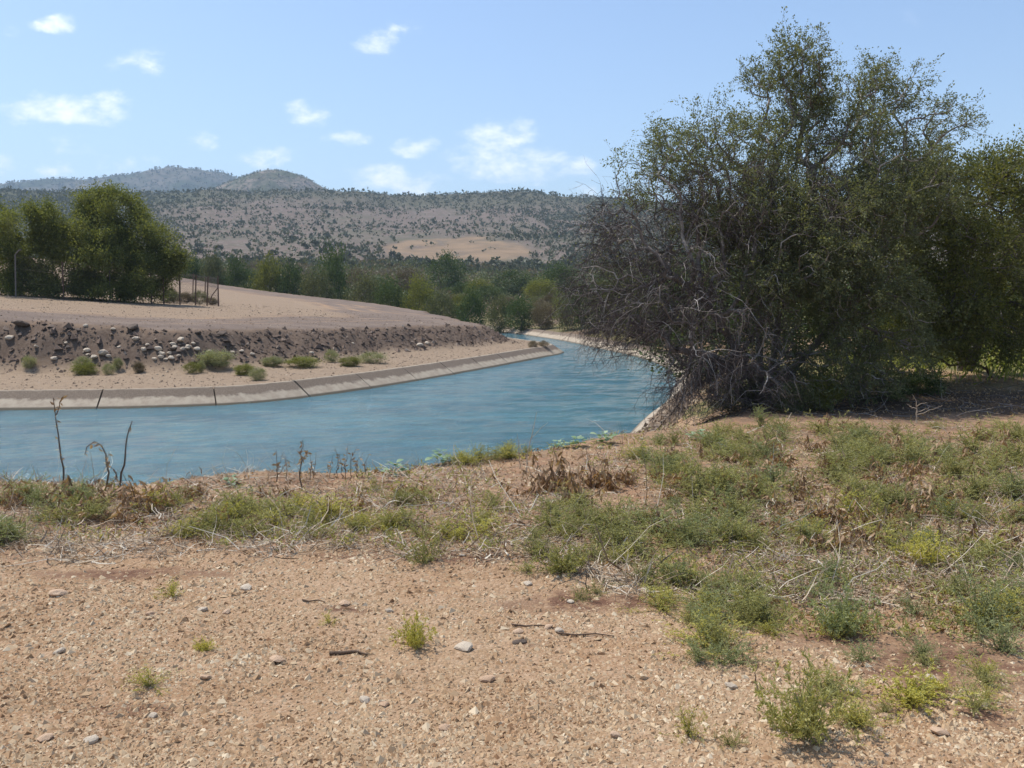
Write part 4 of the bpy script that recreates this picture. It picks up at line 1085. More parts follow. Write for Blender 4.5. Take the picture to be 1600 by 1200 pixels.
# crumbs of soil and gravel underfoot, clods on the bank
OCT = np.array([(1, 0, -.25), (-1, 0, -.25), (0, 1, -.25), (0, -1, -.25), (0, 0, 1)], float)
OF = np.array([(0, 2, 4), (2, 1, 4), (1, 3, 4), (3, 0, 4)])
def crumbs(x, y, size, r_, flat=.6):
    n = len(x); z = terrain(x, y)
    V_ = OCT[None] * r_.uniform(.55, 1.35, (n, 5, 1)) + r_.normal(size=(n, 5, 3)) * (.3, .3, .16)
    V_[..., 2] *= flat; V_ *= size[:, None, None]
    a = r_.uniform(0, 6.28, n); ca_, sa_ = np.cos(a)[:, None], np.sin(a)[:, None]
    V_ = np.stack([V_[..., 0] * ca_ - V_[..., 1] * sa_, V_[..., 0] * sa_ + V_[..., 1] * ca_, V_[..., 2]], -1)
    V_ += np.stack([x, y, z + size * .12], -1)[:, None]
    F_ = (OF[None] + 5 * np.arange(n)[:, None, None]).reshape(-1, 3)
    return V_.reshape(-1, 3), F_


r_ = np.random.default_rng(71)
n = 150000
py = r_.uniform(700, 1290, n) ** 1.0; d = CAMZ * F / (py - YH); px = r_.uniform(-120, 1720, n); x = (px - 800) / F * d
cl = fbm(x / .5, d / .5, 3, 141)
ok = r_.uniform(-.6, .6, n) < cl + .25
for cx_, cy_, rx_, ry_ in ((2.05, 3.95, .75, .35), (2.45, 3.35, .6, .3), (.48, 4.75, .55, .16), (-2.35, 5.25, .55, .14), (1.65, 4.25, .25, .12)):
    ok &= (np.hypot((x - cx_) / rx_, (d - cy_) / ry_) + .7 * fbm(x / .3, d / .2, 3, 321) > .9) | (r_.uniform(0, 1, n) < .25)
x, d = x[ok], d[ok]
sz = .0058 * np.exp(r_.normal(size=len(x)) * .5) * (1 + .12 * np.maximum(0, d - 3.))
V_, F_ = crumbs(x, d, np.clip(sz, .002, .022), r_)
tag(part('gravel', (V_, F_, np.repeat(np.clip(r_.normal(.52, .19, len(x)) + .2 * fbm(x / .3, d / .3, 2, 143), 0, 1), 5)), M['clod']), 'crumbly reddish soil crumbs and gravel in the foreground', 'gravel', kind='stuff')
n = 60000
xx = r_.uniform(-30, 2, n); yy_ = r_.uniform(29, 62, n)
_, _, _, di_, _, pr_, _, ri_, ro_, _, _ = terrain(xx, yy_, True)
ok = pr_ & (ro_ > .08) & (r_.uniform(0, 1, n) < ro_ + .12); xx, yy_ = xx[ok], yy_[ok]
sz = np.clip(.045 * np.exp(r_.normal(size=len(xx)) * .6), .012, .17)
V_, F_ = crumbs(xx, yy_, sz, r_, .75)
tag(part('earth_clods', (V_, F_, np.repeat(r_.beta(1.6, 2.6, len(xx)), 5)), M['bankclod']), 'dark clods and rubble on the rough earth bank', 'rubble', kind='stuff')
n = 34000
xx = r_.uniform(-34, 4, n); yy_ = r_.uniform(27.5, 68, n); t_ = terrain(xx, yy_, True)
ok = t_[5] & (t_[3] > 1.0) & ((t_[7] < .15) | (r_.uniform(0, 1, n) < .35)); xx, yy_ = xx[ok], yy_[ok]
V_, F_ = crumbs(xx, yy_, np.clip(.024 * np.exp(r_.normal(size=len(xx)) * .5), .01, .08), r_, .6)
tag(part('berm_pebbles', (V_, F_, np.repeat(np.clip(r_.normal(.42, .25, len(xx)), 0, 1), 5)), M['bermpeb']), 'small pebbles strewn over the sandy berm and track', 'pebbles', kind='stuff')
# earth spilled over the lining of the near bank
n = 5200
s_ = r_.uniform(0, 1, n); li_ = smooth_line(OUTER, .1); li_ = li_[(li_[:, 1] > 12) & (li_[:, 1] < 40) & (li_[:, 0] > -3)]; q_ = li_[(s_ * (len(li_) - 1)).astype(int)]
xx = q_[:, 0] + r_.uniform(.2, 1.5, n); yy_ = q_[:, 1] - r_.uniform(-.1, .6, n); t_ = terrain(xx, yy_, True)
ok = (~t_[6]) & (t_[4] > .3 + .35 * r_.uniform(0, 1, n) ** .5) & (t_[4] < 1.35); xx, yy_ = xx[ok], yy_[ok]; sz = np.clip(.03 * np.exp(r_.normal(size=len(xx)) * .5), .012, .09)
V_, F_ = crumbs(xx, yy_, sz, r_, .8); V_[:, 2] += np.repeat(np.where(terrain(xx, yy_, True)[4] < .98, .19, .03), 5)
tag(part('spilled_earth', (V_, F_, np.repeat(np.clip(r_.normal(.35, .25, len(xx)), 0, 1), 5)), M['bermpeb']), 'earth and pebbles spilled over the concrete lip of the near bank', 'rubble', kind='stuff')
# loose stones of the outer bank near the trees
n = 2600
s_ = r_.integers(0, len(OUT_L), n); off = r_.uniform(.8, 2.8, n)
xx = OUT_L[s_, 0] + off * r_.uniform(.6, 1, n); yy_ = OUT_L[s_, 1] + r_.normal(size=n) * .6
t_ = terrain(xx, yy_, True); ok = (~t_[5]) & (~t_[6]) & (t_[4] > .75) & (t_[4] < 2.8) & (yy_ > 17) & (yy_ < 75); xx, yy_ = xx[ok], yy_[ok]
V_, F_ = crumbs(xx, yy_, np.clip(.05 * np.exp(r_.normal(size=len(xx)) * .5), .02, .16), r_, .75)
tag(part('bank_gravel', (V_, F_, np.repeat(np.clip(r_.normal(.65, .2, len(xx)), 0, 1), 5)), M['clod']), 'loose pale gravel along the outer bank of the canal', 'gravel', kind='stuff')

# ------------------------------------------------------------------ weeds and dry plants of the near bank
def feathery(seed, stems_n, spread, upright, nleaf=1500, lsize=.028):
    """unit plant: about 1 high and 1.2 wide"""
    r_ = np.random.default_rng(seed)
    a = r_.uniform(0, 6.28, stems_n); el = r_.uniform(.15, 1., stems_n) ** upright
    d = np.c_[np.cos(a) * (1 - el) * spread, np.sin(a) * (1 - el) * spread, .35 + el]
    t1, q1 = twigs(np.c_[r_.normal(size=(stems_n, 2)) * .03, np.zeros(stems_n)], d, r_.uniform(.55, 1.05, stems_n), r_, 5, .12, .18, .008)
    p, t, k_ = sub(t1, stems_n * 7, r_)
    t2, q2 = twigs(p, t * .6 + .75 * r_.normal(size=p.shape) + (0, 0, .3), r_.uniform(.1, .34, len(p)), r_, 3, .05, .2, .005)
    t2[..., 2] = np.abs(t2[..., 2]); t1[..., 2] = np.abs(t1[..., 2])
    p, t, k_ = sub(t2, int(nleaf * .8), r_); p1, t1_, k_ = sub(t1, int(nleaf * .2), r_)
    P_ = np.vstack([p, p1])
    lf = leaves(P_, lsize * 2.1, r_, .2, np.vstack([t, t1_]) * .7, .34)
    lf[0][:, 2] = np.abs(lf[0][:, 2])
    return join(tubes(t1, q1, 3, np.full(len(t1), .25)), tubes(t2, q2, 3, np.full(len(t2), .4))), lf


for k_ in range(4):
    st_, lf = feathery(500 + k_, 18 + 3 * k_, 1.5, 1.1, 3200, .02)
    proto(f'wstem{k_}', st_, M['weedstem'])
    proto(f'wleaf{k_}', lf, M['weed_g'])
st_, lf = feathery(520, 7, .7, .6, 1500, .020); proto('wstem9', st_, M['weedstem'])
st_, lf = feathery(531, 26, 1.2, .9, 4200, .030); proto('wstem8', st_, M['weedstem']); proto('wleaf8', lf, M['weed_y'])
proto('wleaf9', lf, M['weed_g'])


def weed(px, py, hpx, c_, label, group=None, k=None, wide=1.):
    x, y, z = ground_at(px, py); h = hpx * y / F
    k = int(rng.integers(0, 4)) if k is None else k
    e = obj('weed', None, None, (x, y, z - .006), rng.uniform(0, 6.28), (h * wide, h * wide, h)); tag(e, label, 'weed', group)
    obj('stems', PROTO[f'wstem{k}'], e); recol(obj('leaves', PROTO[f'wleaf{k}'], e), M['weed_' + c_])
    return e


for a_ in [(645, 1028, 62, 'y', 'small yellow-green weed alone on the bare foreground soil', None, 8, .85), (300, 1035, 26, 'y', 'tiny yellow weed left of centre on bare soil', None, 8, 1), (252, 945, 30, 'y', 'faint yellow-green weed on the left bare soil', None, 2, 1.3), (208, 1095, 36, 'y', 'sparse yellowish weed in the left foreground', None, 3, 1.5), (505, 990, 24, 'y', 'small yellowish weed left of the yellow-green one', None, 1, 1),
           (880, 905, 62, 'g', 'round green weed above the dark soil patch', None, 8, 1), (660, 890, 60, 'g', 'pale green weed at the edge of the dry litter', None, 0, 1.1), (1285, 1190, 150, 'g', 'tall feathery weed at the lower right front', None, 9, .8), (1340, 1010, 100, 'b', 'upright blue-green weed over the dark litter spot', None, 9, .8), (1560, 1000, 90, 'b', 'dense blue-green weed at the right edge', None, 3, 1.4), (1468, 890, 62, 'y', 'yellowest bushy weed on the right side', None, 8, 1.1), (1450, 1120, 60, 'y', 'yellow-green weed patch at the lower right', None, 8, 1.7), (1550, 1130, 56, 'g', 'green weed in the red soil at the lower right corner', None, 0, 1.3),
           (1130, 1010, 46, 'y', 'low yellow-green weed at the edge of bare soil', None, 1, 1.3), (1205, 990, 56, 'g', 'low green weed above the dead stalk', None, 3, 1.4), (1090, 1180, 56, 'y', 'small light weed beside the dead stalk at the bottom', None, 2, .9), (1160, 1195, 40, 'g', 'low green weed at the bottom edge', None, 0, 1)]:
    weed(*a_)
r_ = np.random.default_rng(83)
def scatter(nw, x0, x1, y0, y1, cs, hmin, hmax, label, group, thr=-.2, seed=0):
    k = 0
    for _ in range(nw * 6):
        if k >= nw: break
        px, py = r_.uniform(x0, x1), r_.uniform(y0, y1)
        if fbm(np.array([px / 90]), np.array([py / 45]), 3, 160 + seed)[0] < thr: continue
        d = CAMZ * F / (py - YH)
        h = r_.uniform(hmin, hmax) * F / d
        c_ = str(r_.choice(list(cs))); wd = r_.uniform(1.1, 1.7)
        col_ = {'g': 'green', 'b': 'bluish green', 'y': 'yellowish green'}[c_]
        siz = 'tall ' if h * d / F > hmin + .6 * (hmax - hmin) else 'wide low ' if wd > 1.4 else 'small '
        weed(px, py, h, c_, siz + label.replace('COL', col_) + ', ' + ('left', 'middle', 'right')[min(2, int(3 * (px - x0) / (x1 - x0)))] + ' part', group, wide=wd * 1.15); k += 1


scatter(88, 1040, 1640, 668, 790, 'gggb', .14, .30, 'COL weed among the dry stalks before the thorn tree', 'weeds before the thorn tree', -.25, 1)
scatter(56, 1000, 1640, 790, 930, 'ggby', .12, .24, 'COL feathery weed on the littered slope at the right', 'weeds on the right slope', -.2, 2)
scatter(24, 1080, 1640, 930, 1060, 'gby', .09, .18, 'COL feathery weed on the red soil at the lower right', 'weeds on the red soil', -.1, 3)
scatter(22, 760, 1010, 790, 880, 'gg', .12, .22, 'COL feathery weed in the middle of the bank', 'weeds in the middle of the bank', -.3, 4)
scatter(26, 240, 520, 785, 850, 'ggy', .12, .22, 'COL weed in the soft patch left of centre', 'weeds in the left patch', -.4, 5)
scatter(20, -30, 150, 775, 860, 'gb', .12, .26, 'COL weed among the tall dead stalks at the left', 'weeds at the left edge', -.3, 6)
scatter(16, 540, 780, 770, 850, 'gy', .10, .2, 'COL scattered weed by the grey straw', 'weeds by the grey straw', -.1, 7)
scatter(12, 700, 1010, 690, 730, 'gy', .12, .2, 'COL weed along the crest above the water', 'weeds on the crest', -.2, 8)
scatter(14, 1000, 1250, 690, 740, 'gb', .12, .22, 'COL weed on the crest beside the concrete', 'weeds beside the concrete', -.2, 9)


scatter(12, 1030, 1270, 925, 1010, 'gyy', .07, .14, 'COL weed straying on to the bare soil', 'weeds straying on to bare soil', -.6, 10)
scatter(10, 820, 1060, 870, 950, 'gy', .07, .14, 'COL weed at the lower edge of the litter', 'weeds at the edge of the litter', -.6, 11)
scatter(10, 1250, 1620, 1040, 1180, 'gy', .06, .13, 'COL seedling weed on the front right soil', 'seedlings on the front right soil', -.6, 12)


def stalk(name, label, spots, tint, mat='drystalk', cat='dry plant', base=None):
    """polylines in plant coordinates (m), each with its radius; one plant"""
    root = obj(name, None, None, base); tag(root, label, cat)
    main = True
    for P, rad in spots:
        P = np.array(P, float); n = 9
        L = np.r_[0, np.cumsum(np.linalg.norm(np.diff(P, axis=0), axis=1))]; q = np.linspace(0, L[-1], n)
        Pl = np.stack([np.interp(q, L, P[:, i_]) for i_ in range(3)], -1); Pl[1:-1] += rng.normal(size=(n - 2, 3)) * .006
        rd = np.linspace(1, .35, n) * rad
        part('stem' if main else 'side_stem', tubes(Pl[None], rd[None], 5, np.array([tint])), M[mat], root); main = False
    return root


def from_px(px, py, pts):
    """a plant's stems given as offsets seen in the photograph, with a little depth of their own"""
    x, y, z = ground_at(px, py); s = y / F
    return (x, y, z), [[((a - px) * s, c * .1, (py - b_) * s) for a, b_, c in P] for P in pts]


def tall_stalk(label, px, py, lines, tint=.25, rad=.009, mat='drystalk', tufts=0, name='dry_stalk'):
    base, L = from_px(px, py, lines)
    root = stalk(name, label, [(P, rad * (1 if i_ == 0 else .6)) for i_, P in enumerate(L)], tint, mat, base=base)
    if tufts:
        pts_, t_, _ = sub(np.array([[np.interp(np.linspace(0, 1, 8), np.linspace(0, 1, len(P)), np.array(P)[:, k_]) for k_ in range(3)] for P in L]).transpose(0, 2, 1), tufts, rng)
        part('withered_leaves', leaves(pts_, .045, rng, -.5, None, .4), M['dryleaf'], root)
    return root


tall_stalk('tallest straight brown stalk at the left edge, forked at its top', 82, 772, [[(82, 776, 0), (84, 740, .2), (80, 690, 0), (79, 650, 0), (76, 622, 0)], [(79, 650, 0), (84, 632, .1), (90, 620, .2)]], .2, .009, tufts=26)
tall_stalk('dead stalk with drooping hooked tip between two straight stalks', 154, 768, [[(154, 772, 0), (156, 740, .1), (152, 712, .1), (146, 696, .2), (138, 692, .2), (128, 698, .3), (118, 715, .4)], [(156, 740, .1), (158, 720, 0), (160, 712, 0)]], .3, .010, tufts=30)
tall_stalk('bare curved brown stalk leaning right at the left bank', 172, 762, [[(172, 766, 0), (178, 738, .1), (186, 705, 0), (190, 675, 0), (198, 655, .1)], [(172, 745, 0), (166, 735, .1), (160, 728, .2)]], .12, .011, tufts=8)
tall_stalk('thin feathery brown stalk standing against the water left of centre', 465, 772, [[(465, 776, 0), (463, 740, .1), (466, 710, 0), (468, 690, 0)], [(464, 730, 0), (470, 715, .1), (476, 708, .2)]], .3, .008, tufts=34)
tall_stalk('grey stalk left of the feathery brown one', 425, 757, [[(425, 757, 0), (426, 730, .1), (425, 706, 0)], [(426, 740, .1), (434, 718, .1), (437, 708, 0)], [(425, 750, 0), (440, 730, 0), (441, 716, .1)]], .35, .006, tufts=12)
tall_stalk('pale dry stalk with white plume above the water at centre', 822, 740, [[(822, 742, 0), (826, 705, .1), (833, 680, 0), (839, 645, .1)], [(829, 690, .1), (845, 672, .1), (857, 662, .2)]], .95, .006)
tall_stalk('small pale dry stalk left of the white plumed one', 812, 735, [[(812, 738, 0), (811, 710, .1), (808, 680, .1)]], .9, .005)
tall_stalk('thin dark upright twig over the shaded dead litter', 922, 938, [[(922, 940, 0), (918, 915, .1), (921, 900, .1), (925, 878, .1)]], .05, .004)
tall_stalk('thin brown dead stem at the bottom beside the tall weed', 1198, 1105, [[(1198, 1107, 0), (1196, 1085, .1), (1199, 1062, .1)], [(1198, 1100, 0), (1210, 1112, -.3), (1222, 1118, -.4)]], .3, .004)
r_ = np.random.default_rng(91)
for i_, px in enumerate([508, 520, 528, 536, 545, 553, 566, 442, 478, 484]):
    py = 752 - .05 * (px - 500); tp = py - r_.uniform(28, 55)
    tall_stalk('thin greyish twig of the sparse clump standing against the water', px, py, [[(px, py + 3, 0), (px + r_.uniform(-4, 4), (py + tp) / 2, .1), (px + r_.uniform(-6, 10), tp, .1)], [(px, py - 8, 0), (px + r_.uniform(-8, 8), tp + 12, .2)]], .35, .004, tufts=8)['group'] = 'thin twigs against the water'
tall_stalk('bleached bare branch standing at the edge of the tree shadow', 1440, 662, [[(1440, 665, 0), (1441, 640, .3), (1438, 628, 0), (1432, 617, 0)], [(1440, 650, .3), (1455, 645, .2), (1475, 638, .3), (1482, 635, .3)], [(1440, 646, 0), (1452, 640, -.2), (1460, 637, -.2)], [(1441, 636, .3), (1448, 630, 0), (1456, 631, 0)], [(1440, 640, 0), (1430, 637, .2), (1424, 632, .2)]], .9, .011, name='dead_branch')

# withered leafy clumps
def withered(seed):
    r_ = np.random.default_rng(seed); n = 9
    t1, q1 = twigs(np.c_[r_.normal(size=(n, 2)) * .05, np.zeros(n)], np.c_[r_.normal(size=(n, 2)) * .45, np.full(n, 1.)], r_.uniform(.5, 1.05, n), r_, 5, .1, .12, .012)
    p, t, _ = sub(t1, 90, r_)
    d = np.c_[r_.normal(size=(90, 2)), r_.uniform(-1.6, .1, 90)]
    sh, _ = twigs(p, d, r_.uniform(.12, .34, 90), r_, 4, .6, .3, .01)
    wv = unit(np.cross(d, r_.normal(size=(90, 3))))[:, None] * np.array([.012, .035, .028, .004])[None, :, None]
    V_ = np.stack([sh - wv, sh + wv], 2)                     # ribbon leaves
    ii = np.arange(90 * 8).reshape(90, 4, 2)
    F_ = np.stack([ii[:, :-1, 0], ii[:, :-1, 1], ii[:, 1:, 1], ii[:, 1:, 0]], -1).reshape(-1, 4)
    V_ = V_.reshape(-1, 3); V_[:, 2] = np.abs(V_[:, 2])
    return tubes(t1, q1, 4, np.full(n, .35)), (V_, F_, np.repeat(r_.uniform(0, 1, 90), 8))


for k_ in range(3):
    s_, l_ = withered(600 + k_); proto(f'dstem{k_}', s_, M['drystalk']); proto(f'dleaf{k_}', l_, M['dryleaf'])
def dry_clump(px, py, hpx, label, group=None, wide=1.):
    x, y, z = ground_at(px, py); h = hpx * y / F; k = int(rng.integers(0, 3))
    e = obj('withered_plant', None, None, (x, y, z - .01), rng.uniform(0, 6.28), (h * wide, h * wide, h)); tag(e, label, 'dry plant', group)
    obj('stems', PROTO[f'dstem{k}'], e); obj('leaves', PROTO[f'dleaf{k}'], e)


for px, py, h, wd, lab in [(1112, 803, 50, .9, 'bundle of drooping brown leaves right of centre'), (1200, 757, 40, 1.1, 'brown withered clump below the crest on the right'), (1148, 725, 32, 1, 'small rusty clump near the crest'), (1295, 672, 26, 1, 'first of three withered tufts before the tree shadow'), (1318, 674, 24, 1, 'middle withered tuft before the tree shadow'), (1340, 674, 26, 1, 'right withered tuft before the tree shadow'), (1330, 792, 40, 1.1, 'withered clump in the middle of the right slope'), (1410, 715, 36, 1, 'upright withered plant in the weeds at the right'), (1570, 735, 44, .9, 'withered plant near the right edge'), (1480, 780, 40, .9, ''), (1285, 830, 40, 1.2, ''), (1215, 845, 40, 1.3, ''), (1350, 850, 34, 1.2, ''), (1540, 690, 30, 1, ''),
                           (905, 795, 66, .6, 'tall upright rusty stalk clump at the centre'), (858, 770, 52, .8, 'rusty stalks left of the tall clump'), (880, 772, 46, 1, ''), (835, 775, 44, 1, ''), (930, 765, 44, 1, ''), (955, 770, 40, .9, ''), (985, 760, 34, 1, ''), (620, 778, 30, 1.2, 'low rusty clump left of centre'), (645, 778, 26, 1.2, ''), (552, 800, 40, 1.1, 'brown withered clump beside the grey straw'), (200, 800, 52, 1.2, 'withered clump under the curved stalk at the left'), (150, 785, 50, 1.2, 'withered clump under the hooked stalk'), (105, 780, 44, 1.1, ''), (60, 790, 36, 1.2, ''), (235, 800, 36, 1.2, '')]:
    dry_clump(px, py, h * (1.45 if 800 < px < 1000 else 1.15), lab or 'withered brown plant scattered over the weedy bank', None if lab else 'withered plants on the bank', wd)

for i_ in range(56):
    px, py = r_.uniform(1020, 1620), r_.uniform(690, 870)
    dry_clump(px, py, r_.uniform(.16, .3) * F / (CAMZ * F / (py - YH)), 'withered brown plant among the weeds on the right slope, ' + ('near the crest', 'half way down', 'near the bare soil')[min(2, int((py - 690) / 57))] + (', left part', ', middle', ', right part')[min(2, int((px - 1020) / 200))], 'withered plants among the right weeds', r_.uniform(.8, 1.3))
for i_ in range(16):
    px, py = r_.uniform(-10, 560), r_.uniform(768, 830)
    dry_clump(px, py, r_.uniform(.14, .26) * F / (CAMZ * F / (py - YH)), 'withered brown plant in the tangle on the left bank, ' + ('at the left edge', 'below the curved stalk', 'below the thin brown stalk', 'near the grey twigs')[min(3, int((px + 10) / 142))], 'withered plants of the left bank', r_.uniform(.9, 1.5))
tall_stalk('dark arched branch spanning the sunlit grass at the right', 1558, 590, [[(1558, 596, 0), (1545, 572, 0), (1520, 566, 0), (1490, 572, 0), (1470, 560, 0), (1440, 552, 0), (1408, 556, 0)], [(1490, 572, 0), (1478, 562, .3), (1474, 550, .3)], [(1520, 566, 0), (1550, 557, .2), (1570, 552, .2)]], .0, .03, name='dead_branch')
# broad-leaved plants on the crest
def leaf_blade():
    n = 7; t = np.linspace(0, 1, n); wv = .36 * np.sin(np.pi * np.clip(t * .93 + .03, 0, 1)) ** .8; z = .35 * t - .38 * t ** 2
    V_ = np.concatenate([np.c_[t, wv, z + .10 * wv], np.c_[t, t * 0, z], np.c_[t, -wv, z + .10 * wv]])
    F_ = [(a, a + 1, n + a + 1, n + a) for a in range(n - 1)] + [(n + a, n + a + 1, 2 * n + a + 1, 2 * n + a) for a in range(n - 1)]
    return V_, np.array(F_), np.full(len(V_), .5)
LB = leaf_blade(); LBM = [mesh_np('leaf', LB[0], [LB[1]], True, {'tint': np.full(len(LB[0]), tv)}, [M['broad']]) for tv in (.2, .5, .95)]
for px, py, wpx, nl, lab in [(352, 762, 34, 12, 'small broad-leaved plant on the crest left of centre'), (615, 735, 40, 16, 'broad-leaved green plant at the water edge left of centre'), (687, 724, 42, 16, 'broad-leaved green plant right of its twin above the water'), (875, 703, 30, 12, 'left part of the broad-leaved pair below the concrete lip'), (902, 700, 34, 14, 'right part of the broad-leaved pair below the concrete lip'), (945, 695, 38, 14, 'broad-leaved plant nearest to the concrete lip'), (1098, 690, 40, 14, 'broad-leaved plant in front of the tree shadow'), (1130, 702, 30, 10, 'small pale broad-leaved plant among weeds at right')]:
    x, y, z = ground_at(px, py); s = wpx * y / F
    e = obj('broadleaf_plant', None, None, (x, y, z)); tag(e, lab, 'plant', 'broad-leaved plants')
    nl = int(nl * 1.7)
    for i_ in range(nl):
        a = 2.4 * i_ + rng.uniform(-.3, .3); f_ = (i_ + .5) / nl
        o = obj('leaf', LBM[i_ % 3], e, (math.cos(a) * s * .36 * f_, math.sin(a) * s * .36 * f_, s * rng.uniform(.08, .55) * (1 - .4 * f_)), 0, s * rng.uniform(.2, .34))
        o.rotation_euler = (rng.uniform(-.3, .3), rng.uniform(-.5, .25), a)

# straw lying about
r_ = np.random.default_rng(97)
n = 30000
py = r_.uniform(668, 960, n); px = r_.uniform(-60, 1660, n); d = CAMZ * F / (py - YH); x = (px - 800) / F * d
lim = np.interp(px, [-60, 500, 800, 1050, 1250, 1660], [865, 872, 885, 940, 1010, 1060])
cl = fbm(x / .55, d / .8, 3, 171)
t_ = terrain(x, d, True)
ok = (py < lim + 40 * cl) & (cl > -.25) & (~t_[6]) & (t_[4] > 2.2)
x, d = x[ok], d[ok]; cl = cl[ok]
z = terrain(x, d)
P0 = np.c_[x, d, z + .004 + r_.exponential(.012, len(x))]
a = r_.uniform(0, 6.28, len(x)); el = r_.normal(.12, .35, len(x))
tt, rd = twigs(P0, np.c_[np.cos(a), np.sin(a), el], np.clip(r_.lognormal(-2.1, .6, len(x)), .03, .6), r_, 4, .12, .34, np.clip(r_.lognormal(-6.1, .4, len(x)), .0012, .006))
g_ = terrain(tt[..., 0], tt[..., 1]); tt[..., 2] = np.maximum(tt[..., 2], g_ + .003)
tag(part('dry_straw', ribbons(tt, rd * 1.25, r_, np.clip(r_.beta(1.7, 1.7, len(tt)) + .1 + .25 * cl, 0, 1)), M['straw']), 'dry straw and broken stems littering the near bank', 'straw', kind='stuff')
# leaves and twigs fallen under the thorn trees
n = 9000
xx = r_.uniform(2.2, 12, n); yy_ = r_.uniform(12, 19, n); t_ = terrain(xx, yy_, True)
ok = (np.hypot((xx - 6.3) / 4.8, (yy_ - 14.6) / 2.8) + .45 * fbm(xx / .9, yy_ / .9, 4, 341) < 1.05) & (~t_[6]) & (t_[4] > 1.2); xx, yy_, z = xx[ok], yy_[ok], t_[0][ok]
lf = leaves(np.c_[xx, yy_, z + .008], .045, r_, .15, None, .5); lf[0][:, 2] = np.maximum(lf[0][:, 2], np.repeat(z, 4) + .003)
tag(part('tree_litter', lf, M['dryleaf']), 'dead leaves lying in the shade under the thorn trees', 'leaf litter', kind='stuff')
a = r_.uniform(0, 6.28, 900); k_ = r_.integers(0, len(xx), 900)
tt, rd = twigs(np.c_[xx, yy_, z + .01][k_], np.c_[np.cos(a), np.sin(a), r_.normal(.1, .25, 900)], r_.uniform(.12, .6, 900), r_, 4, .1, .3, .004)
g_ = terrain(tt[..., 0], tt[..., 1]); tt[..., 2] = np.maximum(tt[..., 2], g_ + .005)
tag(part('twig_litter', tubes(tt, rd, 3, r_.uniform(0, 1, 900)), M['deadtwig']), 'broken dead twigs fallen under the thorn trees', 'twigs', kind='stuff')
# small curled dead leaves and litter
n = 16000
py = r_.uniform(668, 1000, n); px = r_.uniform(-60, 1660, n); d = CAMZ * F / (py - YH); x = (px - 800) / F * d
lim = np.interp(px, [-60, 500, 800, 1050, 1250, 1660], [850, 860, 870, 920, 1000, 1080]); cl = fbm(x / .7, d / .9, 3, 175); t_ = terrain(x, d, True)
ok = (py < lim + 40 * cl) & (~t_[6]) & (t_[4] > 2.); x, d = x[ok], d[ok]; z = terrain(x, d)
lf = leaves(np.c_[x, d, z + .006], .034, r_, .1, None, .5); lf[0][:, 2] = np.maximum(lf[0][:, 2], np.repeat(z, 4) + .002)
tag(part('leaf_litter', lf, M['dryleaf']), 'brown dead leaf litter over the weedy bank', 'leaf litter', kind='stuff')
# low seedlings and runners between the larger weeds
n = 3200
py = r_.uniform(664, 1010, n); px = r_.uniform(-60, 1660, n); d = CAMZ * F / (py - YH); x = (px - 800) / F * d
lim = np.interp(px, [-60, 500, 800, 1050, 1250, 1660], [850, 850, 870, 920, 1010, 1100]); cl = fbm(px / 120, py / 50, 3, 191); t_ = terrain(x, d, True)
ok = (py < lim + 40 * cl) & (cl + .5 * sst(900, 1200, px) > .12) & (~t_[6]) & (t_[4] > 2.3); x, d = x[ok], d[ok]; z = terrain(x, d)
nl = 9; P = np.repeat(np.c_[x, d, z], nl, 0) + r_.normal(size=(len(x) * nl, 3)) * (.035, .035, .0); P[:, 2] += r_.uniform(0, .06, len(P))
tag(part('low_weeds', leaves(P, .04, r_, .5, None, .3), M['weed_g']), 'fine low green weed cover between the larger plants', 'weeds', kind='stuff')
# sunlit grass behind the trees on the right
n = 22000
xx = r_.uniform(3, 30, n); yy_ = r_.uniform(16.5, 42, n); t_ = terrain(xx, yy_, True)
ok = (~t_[6]) & (t_[4] > 3) & (fbm(xx / 1.6, yy_ / 1.6, 3, 181) > -.25) & (xx > yy_ * .36); xx, yy_, z = xx[ok], yy_[ok], t_[0][ok]
lf = leaves(np.c_[xx, yy_, z], .32, r_, 2.2, None, .12)
tag(part('grass', lf, M['grass']), 'sunlit green grass behind the thorn trees', 'grass', kind='stuff')

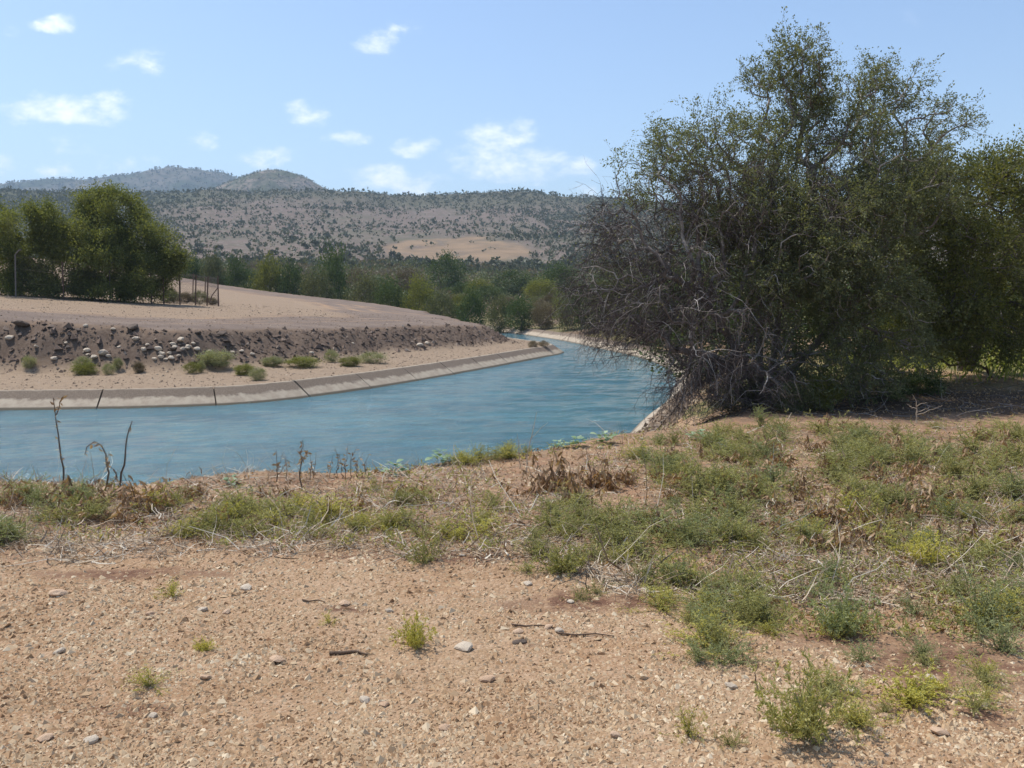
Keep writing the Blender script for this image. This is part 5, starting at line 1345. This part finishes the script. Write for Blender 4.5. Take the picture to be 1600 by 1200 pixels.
# pale long stems and sticks one can pick out
for px, py, ln, rot, tint, lab in [(620, 800, 90, .1, .95, 'long pale stem lying flat left of centre'), (560, 828, 60, -.05, .9, 'pale stem lying on the grey straw'), (1260, 776, 70, .12, .8, 'bundle of pale straw lying on the right slope'), (680, 800, 50, .9, .95, 'pale bent stem standing out of the litter'), (830, 805, 34, 1.4, 1., 'short white stem in the green weeds at centre'), (420, 790, 40, 1.0, .95, 'pale leaning stem in the left green patch'), (468, 802, 40, -.8, .95, 'pale curved stem at the right end of the left patch'), (300, 792, 70, -.08, .8, 'pale straw stem lying in the left patch'),
                                   (1530, 712, 80, .5, .8, 'long pale stem leaning at the right edge'), (1145, 978, 30, -.7, .9, 'short white stick in the weeds at right'), (1130, 795, 36, .3, .8, 'thin pale stem beside the drooping brown bundle'), (1185, 790, 60, -.35, .6, 'dry bent twig lying right of the brown bundle')]:
    x, y, z = ground_at(px, py); L = ln * y / F; yaw = rot if abs(rot) < .6 else 0.
    el = 0.05 if abs(rot) < .6 else abs(rot) * .75; sg = 1 if rot > 0 else -1
    dirv = np.array([math.cos(el) * (1 if sg > 0 else -1), .35, math.sin(el)]) if abs(rot) >= .6 else np.array([1, rot * 2.5, .06])
    P0 = np.array([[0, 0, .012]]); tw, rd = twigs(P0, dirv[None], np.array([L]), rng, 7, .25, .1, .005)
    gg = terrain(x + tw[..., 0], y + tw[..., 1]); tw[..., 2] = np.maximum(tw[..., 2], gg - z + .012)
    o = part('fallen_stalk', tubes(tw, rd * 1.2, 5, np.array([tint])), M['straw']); o.location = (x, y, z); tag(o, lab, 'stalk', 'pale stems lying on the bank')
for px, py, ln, lab in [(535, 1042, 62, 'dark stick lying on the bare soil left of the yellow weed'), (835, 997, 70, 'thin brown stick lying behind the pale stones'), (920, 1012, 90, 'thin broken stick pointing right on the bare soil'), (480, 955, 40, 'short thin twig on the bare soil near the litter')]:
    x, y, z = ground_at(px, py); L = ln * y / F
    P = np.array([[-L / 2, rng.uniform(-.03, .03), 0], [-L / 5, 0, .0], [L / 6, .015, .0], [L / 2, -.02, 0]])
    P[:, 2] = terrain(x + P[:, 0], y + P[:, 1]) - z + .009
    o = part('stick', tubes(P[None], np.array([[.010, .009, .007, .004]]) * (1 if ln < 65 and px < 600 and py > 1000 else .55), 6, np.array([.3])), M['wood'], None, True); o.location = (x, y, z); tag(o, lab, 'stick')
x, y, z = ground_at(812, 1022)
o = obj('earth_clod', RK['d'][1], None, (x, y, z + .005), .4, (.085, .05, .035)); tag(o, 'dark brown clod on the bare soil right of the pale flat stone', 'clod')

# ------------------------------------------------------------------ the hazy air
import bmesh
bm = bmesh.new(); bmesh.ops.create_cube(bm, size=1)
me = bpy.data.meshes.new('haze'); bm.to_mesh(me); bm.free()
hz = obj('haze', me, None, (0, 0, 225), 0, (7400, 7400, 470)); tag(hz, 'thin pale summer haze over the valley', 'haze', kind='stuff')
m, nb = new_mat('haze_air')
pv = nb.n('ShaderNodeVolumePrincipled'); pv.inputs['Density'].default_value = .00021; pv.inputs['Color'].default_value = (.62, .80, 1, 1); pv.inputs['Anisotropy'].default_value = .0
o_ = nb.n('ShaderNodeOutputMaterial'); m.node_tree.links.new(pv.outputs[0], o_.inputs['Volume'])
me.materials.append(m); m.cycles.homogeneous_volume = True if hasattr(m.cycles, 'homogeneous_volume') else None
